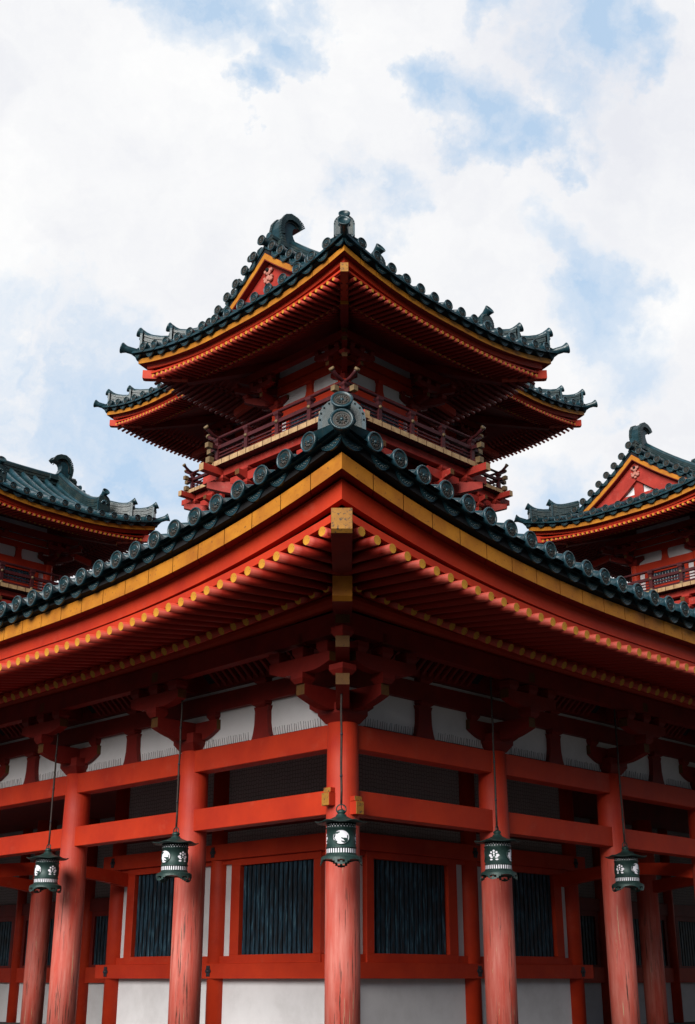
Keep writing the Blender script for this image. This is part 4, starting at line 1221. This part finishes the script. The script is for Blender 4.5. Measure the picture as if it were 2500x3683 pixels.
# ------------------------------------------------------------------ sky and light
SUN_EL, SUN_AZ = math.radians(29), math.radians(207)      # azimuth clockwise from +Y: behind the viewer's left
w = bpy.data.worlds.new('World'); sc.world = w; w.use_nodes = True; t = w.node_tree; t.nodes.clear()
ow = t.nodes.new('ShaderNodeOutputWorld'); bg = t.nodes.new('ShaderNodeBackground'); t.links.new(bg.outputs[0], ow.inputs[0])
sky = t.nodes.new('ShaderNodeTexSky'); sky.sky_type = 'NISHITA'; sky.sun_disc = False; sky.sun_elevation = SUN_EL; sky.sun_rotation = SUN_AZ
tc = t.nodes.new('ShaderNodeTexCoord'); dirv = tc.outputs['Generated']
n1 = noise(t, dirv, 5.5, 9, .62)
wp = t.nodes.new('ShaderNodeTexNoise'); wp.inputs['Scale'].default_value = 7; wp.inputs['Detail'].default_value = 12; wp.inputs['Roughness'].default_value = .60
t.links.new(dirv, wp.inputs['Vector'])
sub = t.nodes.new('ShaderNodeVectorMath'); sub.operation = 'SUBTRACT'; t.links.new(wp.outputs['Color'], sub.inputs[0]); sub.inputs[1].default_value = (.5, .5, .5)
scl = t.nodes.new('ShaderNodeVectorMath'); scl.operation = 'SCALE'; t.links.new(sub.outputs[0], scl.inputs[0]); scl.inputs['Scale'].default_value = .22
adv = t.nodes.new('ShaderNodeVectorMath'); adv.operation = 'ADD'; t.links.new(dirv, adv.inputs[0]); t.links.new(scl.outputs[0], adv.inputs[1])
def dir_of(px, py):      # where in the sky a break in the cloud stands (direction in the world)
    e = TH + math.atan((1841.5 - py) / F); v = Vector(((px - 1250) / F, math.cos(TH) - (1841.5 - py) / F * math.sin(TH), math.sin(TH) + (1841.5 - py) / F * math.cos(TH)))
    return v.normalized()
k_ = 2500 / 1578
holes = [(450, 30, .045, 1.), (560, 75, .03, .8), (640, 150, .028, .9), (585, 235, .022, .9), (1000, 220, .03, .9), (1060, 290, .035, .9), (1160, 350, .03, .9), (1010, 370, .02, .8), (1270, 210, .03, .75), (1330, 30, .05, 1.), (1440, 80, .035, .95), (1220, 20, .03, .9), (830, 440, .035, .85), (760, 480, .03, .7), (1300, 640, .05, .7), (1400, 620, .035, .7), (1210, 650, .04, .5), (120, 900, .08, .75), (260, 1000, .08, .8), (30, 860, .05, .55), (1420, 840, .05, .55), (1250, 1130, .05, .6), (690, 20, .03, .6), (250, 820, .03, .5)]
acc = None
for px, py, rad, amt in holes:
    d = dir_of(px * k_, py * k_)
    ds = t.nodes.new('ShaderNodeVectorMath'); ds.operation = 'DISTANCE'; t.links.new(adv.outputs[0], ds.inputs[0]); ds.inputs[1].default_value = d
    v = mth(t, 'SUBTRACT', 1.0, mth(t, 'DIVIDE', ds.outputs['Value'], rad * 1.45), True)
    v = mth(t, 'MULTIPLY', mth(t, 'POWER', v, .8), amt)
    acc = v if acc is None else mth(t, 'MAXIMUM', acc, v)
n1 = noise(t, adv.outputs[0], 9, 9, .58)
rag = ramp(t, n1, [(.36, (.25,) * 3), (.60, (1.0,) * 3)])
hole = mth(t, 'MULTIPLY', acc, rag.outputs[0], True)
fac = ramp(t, hole, [(.14, (1, 1, 1)), (.34, (.5,) * 3), (.62, (.12,) * 3)])
# cloud brightness: soft grey-white modelling
n2 = noise(t, adv.outputs[0], 4.5, 9, .60)
cl = ramp(t, n2, [(.32, (8.0, 8.15, 8.7)), (.50, (9.1, 9.15, 9.35)), (.64, (9.8, 9.8, 9.8))])
skc = t.nodes.new('ShaderNodeVectorMath'); skc.operation = 'MULTIPLY'; t.links.new(sky.outputs[0], skc.inputs[0]); skc.inputs[1].default_value = (1.0, 1.0, 1.0)
blue = mixc(t, .8, skc.outputs[0], (5.0, 7.1, 9.6))
mx = mixc(t, fac.outputs[0], blue, cl.outputs[0])
# cloud bank ahead of the viewer; unseen sky behind dimmed to cut fill light
sx_ = t.nodes.new('ShaderNodeSeparateXYZ'); t.links.new(dirv, sx_.inputs[0])
back = ramp(t, mth(t, 'ADD', mth(t, 'MULTIPLY', sx_.outputs[1], .5), .5, True), [(.52, (0, 0, 0)), (.74, (1, 1, 1))])
clear = mixc(t, .7, skc.outputs[0], (1.2, 1.5, 2.0))
mx = mixc(t, back.outputs[0], clear, mx)
t.links.new(mx, bg.inputs[0]); bg.inputs[1].default_value = .072
sl = bpy.data.lights.new('sun', 'SUN'); sl.energy = 4.0; sl.angle = math.radians(42); sl.color = (1, .97, .92)
so = bpy.data.objects.new('sun', sl); C.objects.link(so)
dv = Vector((math.sin(SUN_AZ) * math.cos(SUN_EL), math.cos(SUN_AZ) * math.cos(SUN_EL), math.sin(SUN_EL)))
so.rotation_euler = dv.to_track_quat('Z', 'Y').to_euler(); so.location = (-20, -20, 40)
sc.view_settings.view_transform = 'Standard'; sc.view_settings.look = 'None'; sc.view_settings.exposure = .5; sc.view_settings.gamma = 1
sc.render.engine = 'CYCLES'
